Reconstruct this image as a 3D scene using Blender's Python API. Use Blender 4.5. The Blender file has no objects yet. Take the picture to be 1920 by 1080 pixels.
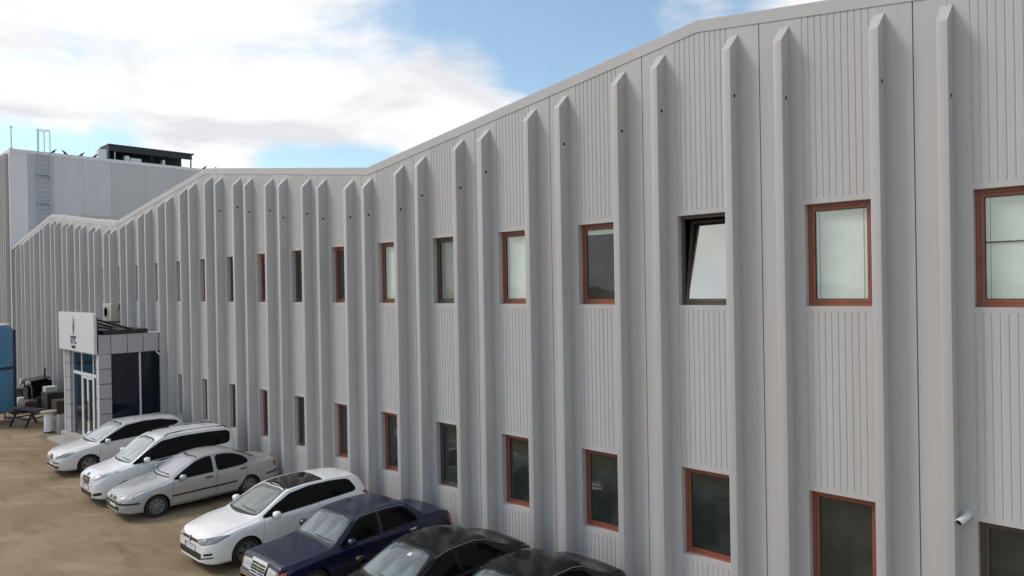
import bpy, bmesh, math, random
from mathutils import Vector, Matrix
from mathutils.bvhtree import BVHTree
R = math.radians
random.seed(7)
SC = bpy.context.scene
COL = SC.collection

# ------------------------------------------------------------------ camera
cam = bpy.data.cameras.new('camera')
cam.sensor_width = 36.0
cam.lens = 1322.17 / 1920 * 36
cam.clip_start = 0.1
cam.clip_end = 3000
cam_ob = bpy.data.objects.new('camera', cam)
COL.objects.link(cam_ob)
CAM_H = 6.04
_s = Vector((-1397.17, 19.47, 1322.17)).normalized()          # facade direction seen by the lens
_h = Vector((1, math.tan(-0.0174), 0))
_u = _h.cross(_s).normalized()
if _u.y > 0:
    _u = -_u
_n = _s.cross(_u).normalized()
if _n.x < 0:
    _n = -_n
rt = Vector((-_s.x, _n.x, _u.x)); dn = Vector((-_s.y, _n.y, _u.y)); fw = Vector((-_s.z, _n.z, _u.z))
m = Matrix((rt, -dn, -fw)).transposed().to_4x4()
m.translation = Vector((0, 0, CAM_H))
cam_ob.matrix_world = m
SC.camera = cam_ob

# ------------------------------------------------------------------ world, sun, exposure
SUN_EL, SUN_AZ = R(43), Vector((-0.80, -0.60, 0)).normalized()    # light comes from the left and from in front of the wall
w = bpy.data.worlds.new('World')
SC.world = w
w.use_nodes = True
nt = w.node_tree
nt.nodes.clear()
def N(tree, kind, **kw):
    n = tree.nodes.new(kind)
    for k, v in kw.items():
        if k.startswith('i_'):
            key = k[2:]
            key = int(key) if key.isdigit() else key
            n.inputs[key].default_value = v
        else:
            setattr(n, k, v)
    return n
def mathn(tree, op, a, b=None, clamp=False):
    n = tree.nodes.new('ShaderNodeMath'); n.operation = op; n.use_clamp = clamp
    for i, v in enumerate((a, b)):
        if v is None: continue
        if isinstance(v, (int, float)): n.inputs[i].default_value = v
        else: tree.links.new(v, n.inputs[i])
    return n.outputs[0]
sky = N(nt, 'ShaderNodeTexSky', sky_type='NISHITA', sun_disc=False)
sky.sun_elevation = SUN_EL
sky.sun_rotation = math.atan2(SUN_AZ.x, SUN_AZ.y)
sky.air_density = 1.0; sky.dust_density = 1.2; sky.ozone_density = 1.5
tc = N(nt, 'ShaderNodeTexCoord')
sep = N(nt, 'ShaderNodeSeparateXYZ')
nt.links.new(tc.outputs['Generated'], sep.inputs[0])
zc = mathn(nt, 'ADD', mathn(nt, 'MAXIMUM', sep.outputs[2], 0.0), 0.16)
cx = mathn(nt, 'DIVIDE', sep.outputs[0], zc)
cy = mathn(nt, 'DIVIDE', sep.outputs[1], zc)
comb = N(nt, 'ShaderNodeCombineXYZ', i_2=0.35)
nt.links.new(cx, comb.inputs[0]); nt.links.new(cy, comb.inputs[1])
n1 = N(nt, 'ShaderNodeTexNoise', i_Scale=1.3, i_Detail=10.0, i_Roughness=0.60, i_Distortion=0.6)
n2 = N(nt, 'ShaderNodeTexNoise', i_Scale=2.0, i_Detail=8.0, i_Roughness=0.56, i_Distortion=0.5)
for n_ in (n1, n2): nt.links.new(comb.outputs[0], n_.inputs['Vector'])
# a break in the clouds where the photograph shows blue
def dotn(v):
    d = N(nt, 'ShaderNodeVectorMath', operation='DOT_PRODUCT')
    d.inputs[1].default_value = v
    nt.links.new(tc.outputs['Generated'], d.inputs[0])
    return d.outputs['Value']
def pixdir(x, y):
    return (rt * (x - 960) + dn * (y - 540) + fw * 1322.17).normalized()
def bump(x, y, c0, c1, amt):
    r = N(nt, 'ShaderNodeMapRange', interpolation_type='SMOOTHSTEP')
    r.inputs[1].default_value = c0; r.inputs[2].default_value = c1
    r.inputs[3].default_value = 0; r.inputs[4].default_value = amt
    nt.links.new(dotn(pixdir(x, y)), r.inputs[0])
    return r.outputs[0]
sx = N(nt, 'ShaderNodeMapRange', interpolation_type='SMOOTHSTEP')      # the cloud sheet thins out towards the right, where the photograph is blue
sx.inputs[1].default_value = -0.62; sx.inputs[2].default_value = 0.25; sx.inputs[3].default_value = 0.17; sx.inputs[4].default_value = -0.13
nt.links.new(sep.outputs[0], sx.inputs[0])
cov = mathn(nt, 'ADD', n1.outputs['Fac'], sx.outputs[0])
cov = mathn(nt, 'SUBTRACT', cov, bump(1190, 75, math.cos(R(13)), math.cos(R(3)), 0.36))
cov = mathn(nt, 'SUBTRACT', cov, bump(930, 10, math.cos(R(10)), math.cos(R(1)), 0.25))
lowb = N(nt, 'ShaderNodeMapRange', interpolation_type='SMOOTHSTEP')       # blue gaps low over the horizon
lowb.inputs[1].default_value = 0.215; lowb.inputs[2].default_value = 0.165; lowb.inputs[3].default_value = 0; lowb.inputs[4].default_value = 1
nt.links.new(sep.outputs[2], lowb.inputs[0])
gap = mathn(nt, 'ADD', bump(620, 305, math.cos(R(8)), math.cos(R(1)), 0.44), bump(40, 285, math.cos(R(8)), math.cos(R(1)), 0.46))
cov = mathn(nt, 'SUBTRACT', cov, mathn(nt, 'MULTIPLY', gap, lowb.outputs[0]))
cov = mathn(nt, 'SUBTRACT', cov, bump(240, 236, math.cos(R(3)), math.cos(R(0.3)), 0.24))
cov = mathn(nt, 'ADD', cov, bump(1290, 22, math.cos(R(4)), math.cos(R(0.5)), 0.16))
cov = mathn(nt, 'ADD', cov, bump(880, 200, math.cos(R(7)), math.cos(R(2)), 0.16))
cr = N(nt, 'ShaderNodeMapRange', interpolation_type='SMOOTHSTEP')
cr.inputs[1].default_value = 0.34; cr.inputs[2].default_value = 0.64; cr.inputs[3].default_value = 0.08
nt.links.new(cov, cr.inputs[0])
cl = N(nt, 'ShaderNodeValToRGB')
cl.color_ramp.elements[0].position = 0.38; cl.color_ramp.elements[0].color = (8.0, 8.1, 8.45, 1)
cl.color_ramp.elements[1].position = 0.56; cl.color_ramp.elements[1].color = (10.4, 10.35, 10.4, 1)
nt.links.new(n2.outputs['Fac'], cl.inputs[0])
skym = N(nt, 'ShaderNodeMix', data_type='RGBA', blend_type='MULTIPLY')
skym.inputs[0].default_value = 1.0
skym.inputs[7].default_value = (1.75, 1.95, 1.85, 1)
nt.links.new(sky.outputs[0], skym.inputs[6])
mx = N(nt, 'ShaderNodeMix', data_type='RGBA')
nt.links.new(cr.outputs[0], mx.inputs[0])
nt.links.new(skym.outputs[2], mx.inputs[6]); nt.links.new(cl.outputs[0], mx.inputs[7])
bg = N(nt, 'ShaderNodeBackground', i_Strength=0.1)
nt.links.new(mx.outputs[2], bg.inputs[0])
wo = N(nt, 'ShaderNodeOutputWorld')
nt.links.new(bg.outputs[0], wo.inputs[0])

sun = bpy.data.lights.new('sun', 'SUN')
sun.energy = 1.7
sun.angle = R(16)
sun.color = (1.0, 0.955, 0.89)
sun_ob = bpy.data.objects.new('sun', sun)
COL.objects.link(sun_ob)
sd = Vector((SUN_AZ.x * math.cos(SUN_EL), SUN_AZ.y * math.cos(SUN_EL), math.sin(SUN_EL)))
sun_ob.rotation_euler = sd.to_track_quat('Z', 'Y').to_euler()
sun_ob.location = (-20, -20, 40)

SC.view_settings.view_transform = 'Standard'
SC.view_settings.look = 'None'
SC.view_settings.gamma = 1
SC.view_settings.use_curve_mapping = False
SC.view_settings.exposure = 0.0

# ------------------------------------------------------------------ materials
def mat(name, col, rough=0.5, metal=0.0, spec=0.5, var=0.0, scale=3.0, stretch=(1, 1, 1), bump_=0.0, bscale=40, coat=0.0, rnd=0.0, ior=None, dark=None, dpos=(0.45, 0.75), dscale=1.0, dstretch=(1, 1, 1), damt=0.5):
    m = bpy.data.materials.new(name)
    m.use_nodes = True
    t = m.node_tree
    b = t.nodes['Principled BSDF']
    b.inputs['Base Color'].default_value = (*col, 1)
    b.inputs['Roughness'].default_value = rough
    b.inputs['Metallic'].default_value = metal
    b.inputs['Specular IOR Level'].default_value = spec
    b.inputs['Coat Weight'].default_value = coat
    b.inputs['Coat Roughness'].default_value = 0.06
    if ior: b.inputs['IOR'].default_value = ior
    cur = None
    tcn = t.nodes.new('ShaderNodeTexCoord')
    if var > 0:
        mp = t.nodes.new('ShaderNodeMapping'); mp.inputs['Scale'].default_value = stretch
        geo = t.nodes.new('ShaderNodeNewGeometry')
        t.links.new(geo.outputs['Position'], mp.inputs[0])
        nz = N(t, 'ShaderNodeTexNoise', i_Scale=scale, i_Detail=6.0, i_Roughness=0.6)
        t.links.new(mp.outputs[0], nz.inputs['Vector'])
        rr = N(t, 'ShaderNodeMapRange')
        rr.inputs[1].default_value = 0.25; rr.inputs[2].default_value = 0.75
        rr.inputs[3].default_value = 1 - var; rr.inputs[4].default_value = 1 + var
        t.links.new(nz.outputs['Fac'], rr.inputs[0])
        val = rr.outputs[0]
        if rnd > 0:
            oi = t.nodes.new('ShaderNodeObjectInfo')
            k = mathn(t, 'ADD', mathn(t, 'MULTIPLY', oi.outputs['Random'], 2 * rnd), 1 - rnd)
            val = mathn(t, 'MULTIPLY', val, k)
        hs = N(t, 'ShaderNodeHueSaturation'); hs.inputs['Color'].default_value = (*col, 1)
        t.links.new(val, hs.inputs['Value'])
        cur = hs.outputs[0]
        rv = mathn(t, 'ADD', mathn(t, 'MULTIPLY', nz.outputs['Fac'], 0.18), rough - 0.09, True)
        t.links.new(rv, b.inputs['Roughness'])
    if dark:
        mp = t.nodes.new('ShaderNodeMapping'); mp.inputs['Scale'].default_value = dstretch
        geo = t.nodes.new('ShaderNodeNewGeometry')
        t.links.new(geo.outputs['Position'], mp.inputs[0])
        nz = N(t, 'ShaderNodeTexNoise', i_Scale=dscale, i_Detail=8.0, i_Roughness=0.65)
        t.links.new(mp.outputs[0], nz.inputs['Vector'])
        rr = N(t, 'ShaderNodeMapRange', interpolation_type='SMOOTHSTEP')
        rr.inputs[1].default_value = dpos[0]; rr.inputs[2].default_value = dpos[1]; rr.inputs[3].default_value = 0; rr.inputs[4].default_value = damt
        t.links.new(nz.outputs['Fac'], rr.inputs[0])
        mxx = N(t, 'ShaderNodeMix', data_type='RGBA')
        t.links.new(rr.outputs[0], mxx.inputs[0])
        if cur: t.links.new(cur, mxx.inputs[6])
        else: mxx.inputs[6].default_value = (*col, 1)
        mxx.inputs[7].default_value = (*dark, 1)
        cur = mxx.outputs[2]
    if cur: t.links.new(cur, b.inputs['Base Color'])
    if bump_ > 0:
        nb = N(t, 'ShaderNodeTexNoise', i_Scale=bscale, i_Detail=5.0)
        t.links.new(tcn.outputs['Object'], nb.inputs['Vector'])
        bp = N(t, 'ShaderNodeBump', i_Strength=bump_, i_Distance=0.02)
        t.links.new(nb.outputs['Fac'], bp.inputs['Height'])
        t.links.new(bp.outputs[0], b.inputs['Normal'])
    return m
M = {}
M['wall'] = mat('wall_paint', (0.512, 0.490, 0.480), 0.42, spec=0.4, var=0.035, scale=1.1, stretch=(2.2, 1, 0.25), rnd=0.03, dark=(0.34, 0.325, 0.315), dscale=1.0, dstretch=(7, 1, 0.22), dpos=(0.50, 0.82), damt=0.45, bump_=0.03, bscale=3)
M['flash'] = mat('flashing_paint', (0.52, 0.497, 0.488), 0.42, spec=0.4, var=0.03, scale=1.5, bump_=0.04, bscale=5)
M['hall'] = mat('hall_cladding', (0.645,0.575,0.555), 0.45, var=0.04, scale=0.8, stretch=(1, 2.5, 0.2))
M['hall_grey'] = mat('hall_cladding_grey', (0.575,0.51,0.475), 0.45, var=0.05, scale=0.8, stretch=(1, 2.5, 0.2))
M['hall_pale'] = mat('hall_cladding_pale', (0.77,0.71,0.68), 0.4, var=0.03, scale=0.8, stretch=(1, 2.5, 0.2))
M['hall_blue'] = mat('hall_cladding_bluish', (0.53,0.49,0.49), 0.45, var=0.03, scale=0.8)
M['beige'] = mat('beige_flashing', (0.58, 0.50, 0.36), 0.7, var=0.1)
M['core'] = mat('groove_shade_metal', (0.37, 0.355, 0.355), 0.5)
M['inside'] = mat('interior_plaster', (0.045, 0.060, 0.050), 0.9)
M['red'] = mat('red_brown_frame', (0.275, 0.088, 0.050), 0.38, var=0.10, scale=9, rnd=0.08, dark=(0.16, 0.06, 0.045), dscale=6, damt=0.5)
M['brown'] = mat('dark_brown_frame', (0.098, 0.074, 0.052), 0.4, var=0.12, scale=9)
M['gasket'] = mat('black_gasket', (0.015, 0.014, 0.014), 0.6)
M['blind'] = mat('white_blind', (0.96, 0.96, 0.93), 0.6, var=0.03, scale=4)
M['greyblind'] = mat('grey_blind', (0.30, 0.30, 0.255), 0.7, var=0.08, scale=3)
M['black'] = mat('black_plastic', (0.014, 0.014, 0.015), 0.45)
M['hole'] = mat('dark_hole', (0.008, 0.008, 0.008), 0.9)
M['white'] = mat('white_powder_coat', (0.72, 0.72, 0.72), 0.4, var=0.03)
M['signface'] = mat('sign_white', (0.66, 0.66, 0.65), 0.5, var=0.025, scale=2)
M['tile'] = mat('porch_tile', (0.42, 0.415, 0.42), 0.4, var=0.05, scale=2, rnd=0.05)
M['joint'] = mat('dark_joint', (0.07, 0.065, 0.06), 0.8)
M['concrete'] = mat('pale_concrete', (0.36, 0.33, 0.29), 0.85, var=0.15, scale=5)
M['steel'] = mat('galvanised_steel', (0.38, 0.42, 0.44), 0.4, metal=0.6)
M['dsteel'] = mat('dark_steel', (0.018, 0.018, 0.020), 0.5)
M['cream'] = mat('cream_plastic', (0.42, 0.395, 0.33), 0.5, var=0.04)
M['blue'] = mat('tank_blue', (0.07, 0.245, 0.40), 0.35, var=0.15, scale=2, stretch=(3, 3, 0.4))
M['navydk'] = mat('dark_blue_pipe', (0.02, 0.025, 0.06), 0.45)
M['logo_teal'] = mat('logo_teal', (0.03, 0.11, 0.15), 0.5)
M['logo_pale'] = mat('logo_pale_blue', (0.36, 0.50, 0.54), 0.5)
M['logo_navy'] = mat('logo_navy', (0.03, 0.028, 0.075), 0.5)
M['ink'] = mat('logo_black', (0.01, 0.01, 0.012), 0.5)
M['tarp'] = mat('black_tarpaulin', (0.008, 0.006, 0.007), 0.95, spec=0.15, bump_=0.5, bscale=6)
M['plum'] = mat('plum_stained_wood', (0.045, 0.026, 0.040), 0.6, var=0.2)
M['bag'] = mat('white_sack', (0.55, 0.53, 0.50), 0.8, var=0.1)
M['rust'] = mat('rusty_steel', (0.06, 0.035, 0.03), 0.7, var=0.25)
M['bird'] = mat('dark_feathers', (0.03, 0.032, 0.04), 0.8)
M['rubber'] = mat('tyre_rubber', (0.022, 0.021, 0.020), 0.8, var=0.2, scale=10)
M['rim'] = mat('alloy', (0.22, 0.215, 0.21), 0.4, metal=0.6, var=0.12, scale=8)
M['chrome'] = mat('chrome', (0.72, 0.72, 0.72), 0.18, metal=1.0)
M['plate'] = mat('number_plate_white', (0.62, 0.62, 0.60), 0.5)
M['plateblue'] = mat('number_plate_blue', (0.02, 0.06, 0.28), 0.5)
M['orange'] = mat('orange_indicator', (0.55, 0.10, 0.03), 0.2, coat=1)
M['redlamp'] = mat('red_tail_lamp', (0.25, 0.012, 0.012), 0.2, coat=1)
M['lamp'] = mat('headlamp_glass', (0.48, 0.49, 0.49), 0.15, coat=1, var=0.25, scale=16)
M['lampdk'] = mat('headlamp_dark', (0.24, 0.25, 0.25), 0.15, coat=1, var=0.35, scale=14)
M['grille'] = mat('grille_black', (0.02, 0.02, 0.021), 0.4)
def paint(name, col, rough=0.35, coat=0.8, metal=0.0, spec=0.5, plain=False):
    if plain: return mat(name, col, rough, spec=spec, coat=coat)
    return mat(name, col, rough, spec=spec, metal=metal, coat=coat, var=0.04, scale=4, dark=tuple(c * 0.85 for c in col), dscale=3, dpos=(0.5, 0.9), damt=0.3)
M['p_white'] = paint('car_paint_white', (0.90, 0.87, 0.84))
M['p_white2'] = paint('car_paint_cool_white', (0.80, 0.78, 0.78))
M['p_silver'] = paint('car_paint_silver', (0.40, 0.395, 0.39), 0.34, metal=0.2)
M['p_pale'] = paint('car_paint_pale_silver', (0.72, 0.70, 0.70), 0.32, metal=0.1)
M['p_navy'] = paint('car_paint_navy', (0.006, 0.011, 0.040), 0.27, coat=0.25, plain=True)
M['p_black'] = paint('car_paint_black', (0.004, 0.0035, 0.004), 0.22, coat=0.12, spec=0.22, plain=True)
def glassy(name, col, refl, rough=0.03, tint=None):
    """opaque dark glass with a clear reflecting skin"""
    m = bpy.data.materials.new(name); m.use_nodes = True
    b = m.node_tree.nodes['Principled BSDF']
    b.inputs['Base Color'].default_value = (*col, 1)
    b.inputs['Roughness'].default_value = rough
    b.inputs['IOR'].default_value = refl
    return m
def reflection_streaks(m, col, amt, rot, scale):  # streaky sky reflections painted into the windscreen colour
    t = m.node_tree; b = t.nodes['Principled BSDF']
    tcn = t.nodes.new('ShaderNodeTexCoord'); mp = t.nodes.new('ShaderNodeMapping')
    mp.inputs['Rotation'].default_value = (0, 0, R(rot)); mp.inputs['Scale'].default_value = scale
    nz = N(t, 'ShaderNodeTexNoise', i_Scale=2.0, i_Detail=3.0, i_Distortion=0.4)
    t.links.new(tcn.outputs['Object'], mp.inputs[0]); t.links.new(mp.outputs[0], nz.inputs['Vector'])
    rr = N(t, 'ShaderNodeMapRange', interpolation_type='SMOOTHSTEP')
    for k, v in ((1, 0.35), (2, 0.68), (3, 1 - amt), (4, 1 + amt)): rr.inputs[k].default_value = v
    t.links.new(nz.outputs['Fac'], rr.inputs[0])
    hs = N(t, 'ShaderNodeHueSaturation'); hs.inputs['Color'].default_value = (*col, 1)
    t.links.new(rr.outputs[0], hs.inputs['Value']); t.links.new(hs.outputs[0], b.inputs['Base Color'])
M['carglass'] = glassy('dark_car_glass', (0.006, 0.006, 0.007), 1.22, 0.05)
M['screen'] = glassy('windscreen_glass', (0.195, 0.215, 0.21), 1.7, 0.05)
M['screen_pale'] = glassy('windscreen_pale', (0.42, 0.46, 0.46), 1.7, 0.05)
M['screen_mauve'] = glassy('windscreen_sunshade', (0.42, 0.41, 0.455), 1.7, 0.07)
M['screen_blue'] = glassy('windscreen_bluish', (0.135, 0.165, 0.18), 1.75, 0.05)
M['roofglass'] = glassy('roof_glass', (0.022, 0.018, 0.018), 1.35, 0.08)
M['porchglass'] = glassy('porch_glass', (0.010, 0.014, 0.024), 1.4, 0.06)
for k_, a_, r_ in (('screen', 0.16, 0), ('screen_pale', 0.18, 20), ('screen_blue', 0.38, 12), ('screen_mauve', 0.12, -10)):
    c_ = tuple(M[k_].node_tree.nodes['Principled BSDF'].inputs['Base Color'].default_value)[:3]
    reflection_streaks(M[k_], c_, a_, r_, (2.0, 0.7, 0.5))
M['mirrorfilm'] = None
def seeglass(name, tint, refl_mul=1.0, ior=1.5, haze=0.15):
    m = bpy.data.materials.new(name); m.use_nodes = True
    t = m.node_tree; t.nodes.clear()
    tr = N(t, 'ShaderNodeBsdfTransparent'); tr.inputs[0].default_value = (*tint, 1)
    gl = N(t, 'ShaderNodeBsdfGlossy'); gl.inputs[0].default_value = (1, 0.97, 0.90, 1) if refl_mul > 2 else (1, 1, 1, 1); gl.inputs['Roughness'].default_value = 0.03
    nz = N(t, 'ShaderNodeTexNoise', i_Scale=1.7, i_Detail=1.0)
    tcn = t.nodes.new('ShaderNodeTexCoord'); t.links.new(tcn.outputs['Object'], nz.inputs['Vector'])
    bp = N(t, 'ShaderNodeBump', i_Strength=0.06, i_Distance=0.05); t.links.new(nz.outputs['Fac'], bp.inputs['Height'])
    t.links.new(bp.outputs[0], gl.inputs['Normal'])
    fr = N(t, 'ShaderNodeFresnel'); fr.inputs[0].default_value = ior
    gm = t.nodes.new('ShaderNodeNewGeometry')       # only the outer face of the pane reflects
    k = mathn(t, 'MULTIPLY', mathn(t, 'MULTIPLY', fr.outputs[0], refl_mul, True), mathn(t, 'SUBTRACT', 1.0, gm.outputs['Backfacing']))
    ms = N(t, 'ShaderNodeMixShader')
    t.links.new(k, ms.inputs[0]); t.links.new(tr.outputs[0], ms.inputs[1]); t.links.new(gl.outputs[0], ms.inputs[2])
    df = N(t, 'ShaderNodeBsdfDiffuse'); df.inputs[0].default_value = (0.42, 0.50, 0.44, 1)      # diffuse haze put into the glass colour to brighten dark panes
    nd = N(t, 'ShaderNodeTexNoise', i_Scale=2.6, i_Detail=5.0)
    t.links.new(tcn.outputs['Object'], nd.inputs['Vector'])
    m2 = N(t, 'ShaderNodeMixShader')
    t.links.new(mathn(t, 'MULTIPLY', mathn(t, 'MULTIPLY', nd.outputs['Fac'], haze), mathn(t, 'SUBTRACT', 1.0, gm.outputs['Backfacing'])), m2.inputs[0])
    t.links.new(ms.outputs[0], m2.inputs[1]); t.links.new(df.outputs[0], m2.inputs[2])
    o = N(t, 'ShaderNodeOutputMaterial'); t.links.new(m2.outputs[0], o.inputs[0])
    return m
M['winglass'] = seeglass('window_glass', (0.96, 0.985, 0.962), 1.5)
M['mirrorfilm'] = seeglass('mirror_film_glass', (0.3, 0.3, 0.28), 2.5, 2.6, haze=0.05)

# ground: dusty tan yard
def ground_mat():
    m = bpy.data.materials.new('dusty_yard'); m.use_nodes = True
    t = m.node_tree; b = t.nodes['Principled BSDF']
    geo = t.nodes.new('ShaderNodeNewGeometry')
    def nz(scale, stretch, rot=0, detail=8, rough=0.6, dist=0.0):
        mp = t.nodes.new('ShaderNodeMapping'); mp.inputs['Scale'].default_value = stretch; mp.inputs['Rotation'].default_value = (0, 0, rot)
        t.links.new(geo.outputs['Position'], mp.inputs[0])
        n = N(t, 'ShaderNodeTexNoise', i_Scale=scale, i_Detail=float(detail), i_Roughness=rough, i_Distortion=dist)
        t.links.new(mp.outputs[0], n.inputs['Vector'])
        return n.outputs['Fac']
    def ramp(v, a, c, lo, hi):
        r = N(t, 'ShaderNodeMapRange', interpolation_type='SMOOTHSTEP')
        for i, x in ((1, a), (2, c), (3, lo), (4, hi)): r.inputs[i].default_value = x
        t.links.new(v, r.inputs[0]); return r.outputs[0]
    def mixc(f, a, c):
        x = N(t, 'ShaderNodeMix', data_type='RGBA'); t.links.new(f, x.inputs[0])
        for i, v in ((6, a), (7, c)):
            if isinstance(v, tuple): x.inputs[i].default_value = (*v, 1)
            else: t.links.new(v, x.inputs[i])
        return x.outputs[2]
    c = mixc(ramp(nz(0.35, (1, 1, 1), dist=0.6), 0.35, 0.68, 0, 1), (0.265, 0.188, 0.108), (0.345, 0.26, 0.165))
    c = mixc(ramp(nz(0.5, (0.5, 2.2, 1), R(-22), dist=0.8), 0.52, 0.72, 0, 0.65), c, (0.375, 0.295, 0.20))
    c = mixc(ramp(nz(0.8, (0.35, 2.6, 1), R(14), dist=0.5), 0.50, 0.72, 0, 0.8), c, (0.165, 0.118, 0.072))
    c = mixc(ramp(nz(0.22, (1, 1, 1), 1.0), 0.55, 0.72, 0, 0.5), c, (0.145, 0.108, 0.075))
    c = mixc(ramp(nz(9, (1, 1, 1), 0, 6, 0.7), 0.42, 0.72, 0, 0.18), c, (0.16, 0.12, 0.08))
    # tyre tracks: soft arcs
    wv = N(t, 'ShaderNodeTexWave', wave_type='RINGS', rings_direction='Z', i_Scale=0.20, i_Distortion=2.2, i_Detail=3.0)
    mp = t.nodes.new('ShaderNodeMapping'); mp.inputs['Location'].default_value = (8.5, 9, 0)
    t.links.new(geo.outputs['Position'], mp.inputs[0]); t.links.new(mp.outputs[0], wv.inputs['Vector'])
    wv.inputs['Detail Scale'].default_value = 1.4
    tr = mathn(t, 'MULTIPLY', ramp(wv.outputs['Fac'], 0.72, 0.95, 0, 0.5), ramp(nz(0.5, (1, 1, 1)), 0.4, 0.65, 0, 1))
    c = mixc(tr, c, (0.395, 0.315, 0.22))
    t.links.new(c, b.inputs['Base Color'])
    b.inputs['Roughness'].default_value = 0.92
    b.inputs['Specular IOR Level'].default_value = 0.2
    bp = N(t, 'ShaderNodeBump', i_Strength=0.35, i_Distance=0.02)
    t.links.new(nz(14, (1, 1, 1), 0, 8, 0.65), bp.inputs['Height']); t.links.new(bp.outputs[0], b.inputs['Normal'])
    return m
M['ground'] = ground_mat()

# ------------------------------------------------------------------ helpers
def new_obj(name, me, parent=None, loc=None):
    o = bpy.data.objects.new(name, me)
    COL.objects.link(o)
    if parent: o.parent = parent
    if loc: o.location = loc
    return o
class MB:
    def __init__(s): s.v = []; s.f = []; s.mi = []; s.mats = []
    def slot(s, m):
        if m not in s.mats: s.mats.append(m)
        return s.mats.index(m)
    def add(s, vs, fs, m):
        b = len(s.v); s.v += [tuple(v) for v in vs]; k = s.slot(m)
        for f in fs: s.f.append(tuple(b + i for i in f)); s.mi.append(k)
        return s
    def box(s, x0, x1, y0, y1, z0, z1, m):
        vs = [(x0, y0, z0), (x1, y0, z0), (x1, y1, z0), (x0, y1, z0), (x0, y0, z1), (x1, y0, z1), (x1, y1, z1), (x0, y1, z1)]
        return s.add(vs, [(0, 3, 2, 1), (4, 5, 6, 7), (0, 1, 5, 4), (1, 2, 6, 5), (2, 3, 7, 6), (3, 0, 4, 7)], m)
    def prism_x(s, poly, x0, x1, m):           # poly in (y,z)
        n = len(poly)
        vs = [(x0, *p) for p in poly] + [(x1, *p) for p in poly]
        fs = [tuple(range(n)), tuple(range(2 * n - 1, n - 1, -1))] + [(i, i + n, (i + 1) % n + n, (i + 1) % n) for i in range(n)]
        return s.add(vs, fs, m)
    def prism_y(s, poly, y0, y1, m):           # poly in (x,z)
        n = len(poly)
        vs = [(p[0], y0, p[1]) for p in poly] + [(p[0], y1, p[1]) for p in poly]
        fs = [tuple(range(n)), tuple(range(2 * n - 1, n - 1, -1))] + [(i, i + n, (i + 1) % n + n, (i + 1) % n) for i in range(n)]
        return s.add(vs, fs, m)
    def bar(s, a, b, r, m, n=8):
        a, b = Vector(a), Vector(b); d = (b - a).normalized()
        u = d.orthogonal().normalized(); v = d.cross(u)
        vs = []
        for p in (a, b):
            for i in range(n):
                t = 2 * math.pi * i / n
                vs.append(p + (u * math.cos(t) + v * math.sin(t)) * r)
        fs = [(i, (i + 1) % n, (i + 1) % n + n, i + n) for i in range(n)] + [tuple(range(n - 1, -1, -1)), tuple(range(n, 2 * n))]
        return s.add(vs, fs, m)
    def lathe(s, prof, m, n=24, c=(0, 0, 0), axis='z'):   # prof: (r, h)
        vs = []
        for r, h in prof:
            for i in range(n):
                t = 2 * math.pi * i / n
                a, b = r * math.cos(t), r * math.sin(t)
                vs.append((c[0] + a, c[1] + b, c[2] + h) if axis == 'z' else ((c[0] + h, c[1] + a, c[2] + b) if axis == 'x' else (c[0] + a, c[1] + h, c[2] + b)))
        fs = []
        for k in range(len(prof) - 1):
            for i in range(n):
                fs.append((k * n + i, k * n + (i + 1) % n, (k + 1) * n + (i + 1) % n, (k + 1) * n + i))
        if prof[0][0] > 0: fs.append(tuple(range(n - 1, -1, -1)))
        if prof[-1][0] > 0: fs.append(tuple((len(prof) - 1) * n + i for i in range(n)))
        return s.add(vs, fs, m)
    def mesh(s, name, smooth=None, clean=True):
        me = bpy.data.meshes.new(name)
        me.from_pydata(s.v, [], s.f)
        for m in s.mats: me.materials.append(m)
        me.polygons.foreach_set('material_index', s.mi)
        if clean:
            bm = bmesh.new(); bm.from_mesh(me)
            bmesh.ops.recalc_face_normals(bm, faces=bm.faces)
            bm.to_mesh(me); bm.free()
        if smooth:
            me.polygons.foreach_set('use_smooth', [True] * len(me.polygons))
            me.set_sharp_from_angle(angle=R(smooth))
        me.update()
        return me
    def obj(s, name, parent=None, loc=None, smooth=None):
        return new_obj(name, s.mesh(name, smooth), parent, loc)
def bevelled(o, wd, seg=2):
    me = o.data
    bm = bmesh.new(); bm.from_mesh(me)
    bmesh.ops.bevel(bm, geom=list(bm.edges), offset=wd, segments=seg, profile=0.5, affect='EDGES')
    bm.to_mesh(me); bm.free()
    me.polygons.foreach_set('use_smooth', [True] * len(me.polygons)); me.set_sharp_from_angle(angle=R(40))
    return o
def thing(name, label, cat, loc=(0, 0, 0), rz=0, group=None):
    o = bpy.data.objects.new(name, None); COL.objects.link(o)
    o.location = loc; o.rotation_euler = (0, 0, rz); o.empty_display_size = 0.3
    return tag(o, label, cat, group)
def tag(o, label, cat, group=None):
    o['label'] = label; o['category'] = cat
    if group: o['group'] = group
    return o

# ------------------------------------------------------------------ setting
g = MB(); S = 700
gx = [-S, -120, -70] + list(range(-60, 21, 5)) + [60, S]
gy = [-S, -60, -20] + list(range(-10, 16, 5)) + [60, S]
vs = [(x, y, 0) for y in gy for x in gx]
fs = [(j * len(gx) + i, j * len(gx) + i + 1, (j + 1) * len(gx) + i + 1, (j + 1) * len(gx) + i) for j in range(len(gy) - 1) for i in range(len(gx) - 1)]
g.add(vs, fs, M['ground'])
go = g.obj('ground'); go['kind'] = 'structure'

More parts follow.
